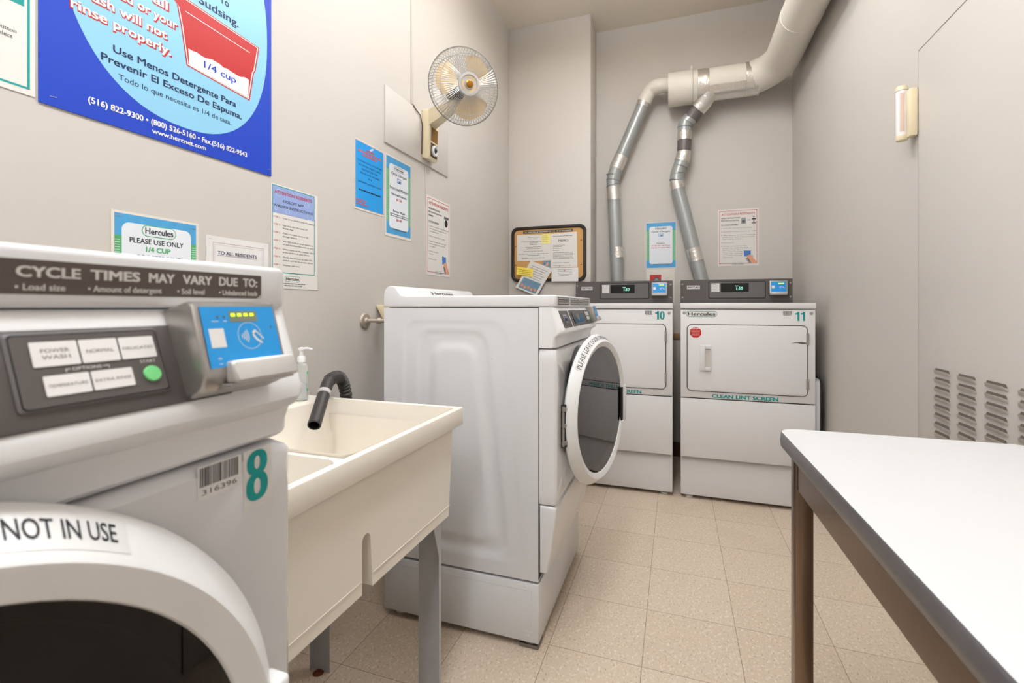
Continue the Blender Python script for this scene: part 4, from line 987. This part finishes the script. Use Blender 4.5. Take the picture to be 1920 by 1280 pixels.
# big blue detergent poster
mb, a = left_sheet(.621, 1.229, 1.582, 2.49, 'poster_blue', th=.003)
a.ell(.9305, 2.01, .281, .372, 'poster_sky', 1, n=72, e=2.3)
def outl(s_, u0, u1, v_, cap):
    a.text(s_, u0-.002, v_-.0035, cap*1.08, 'poster_red', u1=u1+.004, k=2, bold=.045); a.text(s_, u0, v_, cap, 'poster_white', u1=u1, k=3, bold=.018)
outl('rinse properly.', .676, .897, 1.815, .0235); outl('wash will not', .690, .886, 1.853, .0235); outl('load or your', .752, .914, 1.893, .0235); outl('all', .852, .889, 1.931, .0235)
a.text('To', 1.040, 2.045, .024, 'navy', u1=1.070, k=3, bold=.014); a.text('Sudsing.', .975, 2.004, .024, 'navy', u1=1.104, k=3, bold=.014)
a.text('Use Menos Detergente Para', .760, 1.757, .0185, 'navy', u1=1.095, k=3, bold=.016)
a.text('Prevenir El Exceso De Espuma.', .735, 1.727, .0185, 'navy', u1=1.115, k=3, bold=.016)
a.text('Todo lo que necesita es 1/4 de taza.', .772, 1.697, .0145, 'navy', u1=1.078, k=3)
a.text('(516) 822-9300 • (800) 526-5160 • Fax.(516) 822-9543', .709, 1.6165, .0150, 'poster_white', u1=1.134, k=3, bold=.024)
a.text('www.hercnet.com', .849, 1.5955, .0125, 'poster_white', u1=.997, k=3, bold=.022)
cupo = [(.852, 1.998), (.885, 1.985), (.913, 1.962), (.923, 1.915), (.940, 1.811), (1.144, 1.797), (1.160, 1.890), (1.166, 1.899), (1.181, 1.982)]
inn = lambda e, P_: [(1.03+(p[0]-1.03)*(1-e), 1.90+(p[1]-1.90)*(1-e)) for p in P_]
a.poly(cupo, 'poster_red', 2); a.poly(inn(.035, cupo), 'poster_white', 3); a.poly(inn(.06, cupo), 'poster_red', 4)
R = random.Random(4); top = [(.9445+.191*i/16, 1.862-.001*i*.2+.004*(R.random()-.5)*2) for i in range(17)]
a.poly([(.9475, 1.8165), (1.137, 1.804)]+[(1.1405, 1.862)]+top[::-1], 'poster_white', 5)
a.line((.937, 1.957), (1.143, 1.948), .002, 'poster_white', 5); a.text('1/4 cup', .990, 1.829, .0205, 'poster_blue', u1=1.094, k=6, bold=.012)
a.text('t', 1.190, 2.148, .02, 'poster_white', u1=1.198, k=3)
staple(a, .645, 1.602, .1); staple(a, 1.218, 1.602, .2); a.line((.951, 1.592), (.9515, 1.635), .0012, 'staple', 5)
mb.build('wall_poster', label='large blue poster about using a quarter cup of detergent', category='poster')
# white sign with teal border at the far left
mb, a = left_sheet(.18, .6155, 1.5885, 2.2, 'paper'); a.frame(.20, .607, 1.600, 2.18, .0045, 'teal', 1); a.rect(.215, .598, 1.768, 1.80, 'teal', 1)
a.text('button', .5855, 1.706, .0085, 'ink', k=2, al='r'); a.text('select', .5795, 1.693, .0085, 'ink', k=2, al='r')
a.O = a.O; mb.build('wall_sign', label='white sign with teal border at the left edge, beside the blue poster', category='sign')
def herc_frame(a, u0, u1, v0, v1, inner='sign_face', gr=.22, wd=.016, top=None):
    top = top or wd*2; H = v1-v0
    a.rect(u0, u1, v0, v1, 'sign_blue', 1); a.rect(u0, u1, v0+H*gr, v1-H*gr, 'sign_green', 2)
    for i in range(int(H*(1-2*gr)/.006)): a.rect(u0, u0+wd*.8, v0+H*gr+.006*i, v0+H*gr+.006*i+.0012, 'sign_face', 3); a.rect(u1-wd*.8, u1, v0+H*gr+.006*i, v0+H*gr+.006*i+.0012, 'sign_face', 3)
    a.rr(u0+wd, u1-wd, v0+wd*1.3, v1-wd*1.3, .018, inner, 4)
mb, a = left_sheet(.757, .976, 1.10, 1.383, 'laminate_rim'); herc_frame(a, .764, .969, 1.108, 1.377, wd=.0155, gr=.2)
a.logo(.825, .912, 1.3275, 1.357, k=5, ring='sign_green', body='sign_face'); a.text('PLEASE USE ONLY', .797, 1.309, .0135, 'ink', u1=.932, k=5, bold=.012); a.text('1/4 CUP', .835, 1.289, .0135, 'sign_green', u1=.897, k=5, bold=.03)
a.text('OF DETERGENT', .812, 1.268, .0135, 'ink', u1=.925, k=5, bold=.01); staple(a, .773, 1.370); staple(a, .962, 1.366)
mb.build('wall_notice', label='blue and green laminated notice about detergent, just behind the foreground washer', category='notice', group='laminated notices on the left wall')
mb, a = left_sheet(1.000, 1.219, 1.08, 1.356, 'paper_gloss'); a.frame(1.02, 1.199, 1.10, 1.338, .0008, 'red_soft', 1); a.frame(1.026, 1.193, 1.106, 1.332, .0005, 'grey_print', 1)
a.text('TO ALL RESIDENTS', 1.035, 1.3035, .0105, 'navy', u1=1.172, k=2, bold=.012); a.rect(1.034, 1.173, 1.3005, 1.3013, 'navy', 2); staple(a, 1.012, 1.347); staple(a, 1.205, 1.349)
mb.build('wall_notice', label='plain white notice to all residents, beside the blue and green notice', category='notice', group='laminated notices on the left wall')
mb, a = left_sheet(1.229, 1.4455, 1.212, 1.5625, 'paper')
a.frame(1.2335, 1.430, 1.2645, 1.5585, .0028, 'teal', 1); a.rect(1.236, 1.4275, 1.466, 1.5555, 'sign_violet', 2)
for u, v_, r_ in ((1.262, 1.535, .012), (1.39, 1.518, .01), (1.30, 1.478, .008), (1.405, 1.478, .012), (1.35, 1.545, .007), (1.25, 1.482, .006)): a.arc(u, v_, r_, 0, 360, .0012, 'bubble', 3, 18)
a.text('ATTENTION RESIDENTS', 1.243, 1.531, .0115, 'red', u1=1.415, k=4, bold=.012); a.text('KIOSOFT APP', 1.279, 1.5055, .0095, 'ink', u1=1.373, k=4); a.text('WASHER INSTRUCTIONS', 1.239, 1.4865, .0095, 'ink', u1=1.419, k=4)
steps = [('Load your clothes into the washer',), ('Sign into the Hercules CP', 'Mobile App'), ('Make sure your account has', 'enough balance'), ('Scan QR Code or enter machine #', 'of the machine you wish to start'), ('Select cycle on the washer, then', 'press confirm on your phone'), ('Verify the amount to start the', 'washer and hit ok on your phone'), ('Washer will start',)]
z = 1.450; 
for i, s_ in enumerate(steps):
    a.text('STEP %d.' % (i+1), 1.239, z, .0055, 'red', u1=1.268, k=3)
    for j, l_ in enumerate(s_): a.text(l_, 1.279, z-.0103*j, .0055, 'ink', u1=1.279+.0046*len(l_), k=3)
    z -= .0245 if len(s_) == 1 else .0272
a.logo(1.287, 1.358, 1.236, 1.256, k=2); a.bars(1.268, 1.388, 1.2285, 2, .0068, .0026, 'ink_soft', seed=3, al='c')
mb.build('wall_sign', label='white sign with violet header and numbered steps, right of the blue poster', category='sign')
mb, a = left_sheet(1.662, 1.8735, 1.562, 1.860, 'laminate_rim'); a.rect(1.669, 1.868, 1.571, 1.852, 'sign_cyan', 1); a.frame(1.667, 1.870, 1.569, 1.854, .0012, 'red_soft', 1)
for i, (p, q) in enumerate(((1.742, 1.80), (1.685, 1.852), (1.715, 1.82))): a.bars(p, q, 1.823-.013*i, 1, .01, .008, 'red_soft', k=3, rag=0, seed=i+1)
for i, l_ in enumerate(('TO WASH RUGS, COMFORTERS', 'OR OTHER LARGE LOADS,', 'PLEASE USE THE', 'TRIPLE LOAD WASHER', 'IN', 'BASEMENT LAUNDRY ROOM')):
    hw_ = min(.088, .0037*len(l_)+.004); a.text(l_, 1.768-hw_, 1.768-.0165*i-(.006 if i > 4 else 0), .0075, 'navy', u1=1.768+hw_, k=3)
a.bars(1.69, 1.85, 1.645, 1, .01, .006, 'navy', k=3, rag=0, seed=9, al='c'); a.bars(1.675, 1.76, 1.602, 3, .009, .005, 'red_soft', seed=5)
a.poly([(1.765, 1.836), (1.79, 1.85), (1.795, 1.843), (1.772, 1.83)], 'bubble', 3)
mb.build('wall_notice', label='bright blue laminated notice below the painted board on the left wall', category='notice', group='laminated notices on the left wall')
def charges(a, u0, u1, v0, v1, rows):
    W_ = u1-u0; herc_frame(a, u0, u1, v0, v1, wd=W_*.105, gr=.16); c_ = (u0+u1)/2; H = v1-v0
    a.logo(c_-W_*.2, c_+W_*.2, v1-H*.155, v1-H*.095, k=5, ring='ink_soft', body='sign_face')
    a.text('Cycle Charges', c_-W_*.32, v1-H*.215, .013, 'ink', u1=c_+W_*.32, k=5, shear=.35, bold=.012)
    a.frame(c_-.017, c_+.017, v1-H*.305, v1-H*.245, .003, 'card_blue', 5); a.rect(c_-.004, c_+.012, v1-H*.30, v1-H*.27, 'card_blue', 5)
    for s_, f, hw_, cap, m_, bo in rows: a.text(s_, c_-hw_, v1-H*f, cap, m_, u1=c_+hw_, k=5, bold=bo)
mb, a = left_sheet(1.884, 2.112, 1.480, 1.862, 'laminate_rim')
charges(a, 1.892, 2.105, 1.493, 1.855, [('Front Load Washers', .405, .080, .012, 'ink', .02), ('Normal/Delicate', .485, .066, .012, 'ink', .015), ('$1.50', .545, .024, .012, 'red', .02), ('Power Wash', .705, .052, .012, 'ink', .02), ('$0.40', .815, .024, .012, 'red', .02)])
a.bars(1.92, 2.08, 1.588, 2, .009, .0045, 'ink_soft', k=5, seed=3, al='c', rag=.1); a.bars(1.94, 2.06, 1.516, 1, .01, .004, 'ink_soft', k=5, seed=3, rag=0); a.rect(1.918, 2.078, 1.7055, 1.7065, 'ink', 5)
mb.build('wall_sign', label='blue and green framed price list, right of the bright blue notice', category='sign', group='framed price lists')
def attention(a, u0, u1, v0, v1, title, start, items, picture):
    W_ = u1-u0; H = v1-v0; e = W_*.04
    a.frame(u0+e, u1-e, v0+e*1.4, v1-e, .0028, 'red', 1)
    for u, v_ in ((u0+e, v1-e), (u1-e, v1-e), (u0+e, v0+e*1.4), (u1-e, v0+e*1.4)):
        s_ = 1 if u < (u0+u1)/2 else -1; w_ = 1 if v_ < (v0+v1)/2 else -1; P_ = [(u, v_), (u+s_*.012, v_), (u, v_+w_*.012)]; a.poly(P_ if s_*w_ > 0 else P_[::-1], 'red', 2)
    a.text('ATTENTION RESIDENTS', u0+W_*.09, v1-H*.105, H*.038, 'red', u1=u1-W_*.09, k=2, bold=.012)
    v_ = v1-H*.165
    for l_ in title: a.text(l_, u0+W_*.08, v_, H*.022, 'ink', u1=u0+W_*.08+W_*.026*len(l_), k=2, bold=.02); v_ -= H*.045
    v_ -= H*.03; a.text(start, u0+W_*.08, v_, H*.022, 'ink', u1=u0+W_*.50, k=2, bold=.02); a.rect(u0+W_*.08, u0+W_*.5, v_-H*.006, v_-H*.004, 'ink', 2); v_ -= H*.055
    for it in items:
        for l_ in it: a.text(l_, u0+W_*(.08 if l_[0].isdigit() else .12), v_, H*.015, 'ink', u1=u0+W_*(.08 if l_[0].isdigit() else .12)+W_*.0215*len(l_), k=2); v_ -= H*.033
        v_ -= H*.030
    # hand holding a card
    a.poly([(u1-W_*.35, v0+H*.16), (u1-W_*.19, v0+H*.155), (u1-W_*.19, v0+H*.26), (u1-W_*.36, v0+H*.265)], 'card_blue', 3)
    a.poly([(u1-W_*.30, v0+H*.17), (u1-W_*.24, v0+H*.08), (u1-W_*.14, v0+H*.035), (u1-e-.003, v0+H*.035), (u1-e-.003, v0+H*.07), (u1-W_*.13, v0+H*.13), (u1-W_*.14, v0+H*.18), (u1-W_*.2, v0+H*.19)], 'skin', 4)
    a.poly([(u1-W_*.32, v0+H*.125), (u1-W_*.24, v0+H*.04), (u1-W_*.17, v0+H*.035), (u1-W_*.27, v0+H*.14)], 'grey_print', 4)
    c_ = (u0+u1)/2; a.logo(c_-W_*.15, c_+W_*.15, v0+e*.7, v0+e*.7+H*.042, k=3, ring='ink_soft'); picture(a)
mb, a = left_sheet(2.268, 2.548, 1.324, 1.754, 'paper')
def pic(a):
    a.rr(2.470, 2.530, 1.590, 1.672, .004, 'grey_print', 3); a.rr(2.473, 2.527, 1.593, 1.655, .003, 'label_white', 4); a.ell(2.497, 1.632, .02, .022, 'ink', 5, 20); a.rect(2.473, 2.527, 1.659, 1.668, 'ink_soft', 4)
attention(a, 2.268, 2.548, 1.324, 1.754, ('USAGE INSTRUCTIONS', 'FOR MAYTAG FRONT LOAD', 'WASHERS'), 'TO START WASHERS:', [('1. Load your clothes into the washer', 'and add liquid detergent into the', 'soap compartment.'), ('2. Place Laundry Card in reader.',), ('3. Select desired wash cycle, soil', 'level and water temperature on', 'the washer.'), ('4. Press the start', 'button.'), ('5. Remove Card.',)], pic)
mb.build('wall_sign', label='white sign with red border on the left wall, above the open washer', category='sign', group='red-bordered instruction signs')
# notices on the back wall
mb, a = back_sheet(-.226, .0, 1.446, 1.806, 'laminate_rim')
charges(a, -.222, -.004, 1.452, 1.802, [('Dryers:', .47, .03, .0095, 'ink', .02), ('$1.00 for 60 Mins.', .52, .07, .0100, 'red', .01), ('25¢ for 7 Add\'l Mins.', .568, .074, .0100, 'red', .01)])
a.bars(-.172, -.04, 1.478, 1, .01, .004, 'ink_soft', k=5, seed=3, rag=0)
mb.build('wall_sign', label='blue and green framed price list on the back wall between the vent pipes', category='sign', group='framed price lists')
mb, a = back_sheet(.294, .569, 1.452, 1.872, 'paper')
def pic(a):
    a.rect(.453, .485, 1.760, 1.805, 'grey_print', 3); a.ell(.469, 1.778, .011, .011, 'ink_soft', 4, 16)
    a.rect(.493, .516, 1.755, 1.815, 'label_white', 3); a.rect(.493, .516, 1.784, 1.789, 'ink_soft', 4); a.rect(.525, .550, 1.788, 1.798, 'ink', 3); a.rect(.525, .550, 1.760, 1.766, 'ink', 3); a.ell(.537, 1.808, .006, .006, 'grey_print', 3, 12); a.ell(.537, 1.777, .006, .006, 'grey_print', 3, 12)
attention(a, .294, .569, 1.452, 1.872, ('USAGE INSTRUCTIONS', 'FOR MAYTAG DRYERS'), 'TO START DRYERS:', [('1. Load your clothes into the dryer.',), ('2. Place your Laundry Card in the reader.',), ('3. Select desired dry cycle by pressing', 'button on the dryer (make sure dryer', 'door is fully closed).'), ('4. Remove card.',), ('5. To add additional dry time', '(before the initial dry cycle', 'has concluded), place', 'the Laundry Card in the', 'reader, then select the', 'desired dry cycle, and', 'remove card.')], pic)
mb.build('wall_sign', label='white sign with red border on the back wall, above dryer 11', category='sign', group='red-bordered instruction signs')
mb, a = back_sheet(-.222, -.012, 1.16, 1.443, 'laminate_rim'); a.rect(-.194, -.110, 1.335, 1.398, 'stop_red', 1); a.ell(-.145, 1.355, .026, .026, 'ink_soft', 2); a.ell(-.145, 1.355, .016, .016, 'grey_print', 3)
mb.build('wall_notice', label='faded notice with a red picture, half hidden behind dryer 10 console', category='notice')

# ================================================================== bulletin board and its papers
YQ = YBUMP; org = (-.94, YQ, 1.562)
t = thing('bulletin_board', org, 'cork bulletin board with rounded black frame on the back left wall', 'bulletin board')
b = MB(org); X0, X1, Z0, Z1 = -1.243, -.645, 1.346, 1.779
outer = rrpts(X0, X1, Z0, Z1, .05, 8); n = len(outer)
def off(e): return rrpts(X0+e, X1-e, Z0+e, Z1-e, .05-e*.6, 8)
prof = [(0, .001), (0, .016), (.004, .021), (.016, .022), (.022, .018), (.024, .008)]
vs = [(p[0], YQ-d, p[1]) for e, d in prof for p in off(e)]
b.add(vs, [(j*n+i, j*n+(i+1) % n, (j+1)*n+(i+1) % n, (j+1)*n+i) for j in range(len(prof)-1) for i in range(n)], 'frame_black', True); b.build('frame', t)
b = MB(org); b.prism(off(.022), 'y', YQ-.009, YQ-.001, 'cork'); b.build('cork_panel', t)
b = MB(org); a = Art(b, (0, YQ-.0095, 0), (1, 0, 0), (0, 0, 1), n=.0002); a.rect(-1.146, -.748, 1.726, 1.744, 'ink', 0); a.text('ALL ITEMS WILL BE DISCARDED ON THE 1ST OF THE MONTH', -1.136, 1.7305, .0088, 'label_white', u1=-.757, k=1, bold=.02); b.build('title_strip', t)
def sheet(poly, Yd, mat, label, name='pinned_paper', cat='paper', draw=None, th=.0008):
    cx_ = sum(p[0] for p in poly)/len(poly); cz_ = sum(p[1] for p in poly)/len(poly)
    m_ = MB((cx_, Yd, cz_)); m_.prism(poly, 'y', Yd-th, Yd, mat); a_ = Art(m_, (0, Yd-th, 0), (1, 0, 0), (0, 0, 1), n=.0001)
    if draw: draw(a_)
    return m_.build(name, label=label, category=cat, group='papers on the bulletin board')
def d1(a):
    for i, (hw_, gp) in enumerate(((.05, 0), (.038, 0), (.10, .012), (.036, 0), (.03, 0), (.065, .012), (.055, 0), (.08, .014), (.12, .012), (.05, 0), (.095, .012))):
        a.bars(-1.062-hw_, -1.062+hw_, 1.693-.0118*i-.009*sum(1 for g_ in (2, 5, 7, 8, 10) if g_ <= i), 1, .01, .0032, 'ink_soft', k=1, rag=0, seed=i+2)
sheet([(-1.197, 1.510), (-.922, 1.508), (-.922, 1.713), (-1.197, 1.716)], YQ-.0104, 'paper', 'white paper with centred lines at the upper left of the bulletin board', draw=d1)
def d2(a):
    a.text('MEMO', -.860, 1.650, .018, 'ink', u1=-.784, k=1, bold=.01); a.bars(-.905, -.735, 1.692, 1, .01, .004, 'ink_soft', k=1, rag=.1, seed=2)
    a.bars(-.903, -.80, 1.622, 3, .0115, .003, 'ink_soft', k=1, seed=3); a.bars(-.903, -.85, 1.583, 1, .01, .003, 'ink_soft', k=1); a.bars(-.903, -.738, 1.565, 6, .0092, .003, 'ink_soft', k=1, rag=.08, seed=5); a.bars(-.903, -.76, 1.487, 2, .02, .003, 'ink_soft', k=1, seed=7)
sheet([(-.921, 1.452), (-.712, 1.452), (-.717, 1.722), (-.921, 1.715)], YQ-.0108, 'paper', 'white memo paper on the right half of the bulletin board', draw=d2)
sheet([(-.996, 1.642), (-.923, 1.639), (-.923, 1.716), (-.996, 1.716)], YQ-.0120, 'pale_note', 'pale yellow sticky note at the top middle of the bulletin board', name='sticky_note', cat='note', draw=lambda a: a.bars(-.99, -.93, 1.70, 4, .014, .002, 'ink_soft', k=1, seed=2))
sheet([(-.985, 1.435), (-.925, 1.435), (-.925, 1.505), (-.985, 1.505)], YQ-.0120, 'picture', 'small blue picture pinned under the sticky note', name='pinned_picture', cat='picture', draw=lambda a: a.poly([(-.965, 1.47), (-.945, 1.465), (-.935, 1.49), (-.95, 1.495)], 'skin', 1))
def d3(a):
    a.bars(-.865, -.745, 1.432, 4, .0125, .003, 'ink_soft', k=1, al='c', seed=4, rag=.2); a.bars(-.84, -.77, 1.388, 1, .01, .003, 'ink_soft', k=1); a.line((-.812, 1.430), (-.802, 1.420), .003, 'red', 2); a.line((-.802, 1.430), (-.812, 1.420), .003, 'red', 2)
sheet([(-.912, 1.344), (-.703, 1.342), (-.703, 1.447), (-.912, 1.449)], YQ-.0245, 'paper_gloss', 'white half sheet hanging over the lower right frame of the bulletin board', draw=d3)
# tilted flyer
c0 = Vector((-1.078, 1.511)); cu = (Vector((-.902, 1.441))-c0); cv = (Vector((-1.206, 1.302))-c0)
fl = [c0+cv, c0+cv+cu, c0+cu, c0]; fl = [tuple(p) for p in fl]
def d4(a):
    q = lambda u, v_: tuple(c0+cu*u+cv*v_)
    for i in range(6): a.line(q(.14, .14+.075*i), q(.86-.1*((i*7) % 3)/2, .14+.075*i), .0028, 'ink_soft', 1)
    a.poly([q(.1, .95), q(.9, .95), q(.9, .58), q(.1, .58)], 'picture', 1)
    for i in range(5): a.ell(*q(.2+.15*i, .84+.03*(i % 2)), .011, .012, 'picture_orange', 2, 12)
sheet(fl, YQ-.0268, 'paper', 'tilted white flyer with a picture hanging off the lower left of the board', name='pinned_flyer', cat='flyer', draw=d4)
sheet([(-1.198, 1.403), (-1.066, 1.378), (-1.058, 1.446), (-1.190, 1.466)], YQ-.0285, 'yellow_note', 'bright yellow card with handwriting on the lower left of the board', name='pinned_card', cat='card', draw=lambda a: [a.line((-1.18, 1.445-.014*i), (-1.08+.01*(i % 2), 1.428-.014*i), .0022, 'ink', 1) for i in range(4)])
for i, (px_, pz_, dp, m_, lb) in enumerate(((-.967, 1.485, .0285, 'red', 'red pushpin at the top of the tilted flyer'), (-.852, 1.462, .0115, 'silver', 'metal pushpin between the memo and the half sheet'), (-.684, 1.657, .0092, 'fan_brown', 'dark pushpin on the right cork strip, upper one'), (-.684, 1.47, .0092, 'fan_brown', 'dark pushpin on the right cork strip, lower one'), (-1.208, 1.63, .0092, 'fan_brown', 'dark pushpin at the left edge of the cork, upper one'), (-1.208, 1.48, .0092, 'fan_brown', 'dark pushpin at the left edge of the cork, above the yellow card'))):
    b = MB((px_, YQ-dp, pz_)); b.lathe([(.0001, .006), (.004, .005), (.0045, .001), (.003, -.0003)], (px_, YQ-dp, pz_), (0, -1, 0), m_, 12); b.build('pushpin', label=lb, category='pushpin', group='pushpins on the bulletin board')
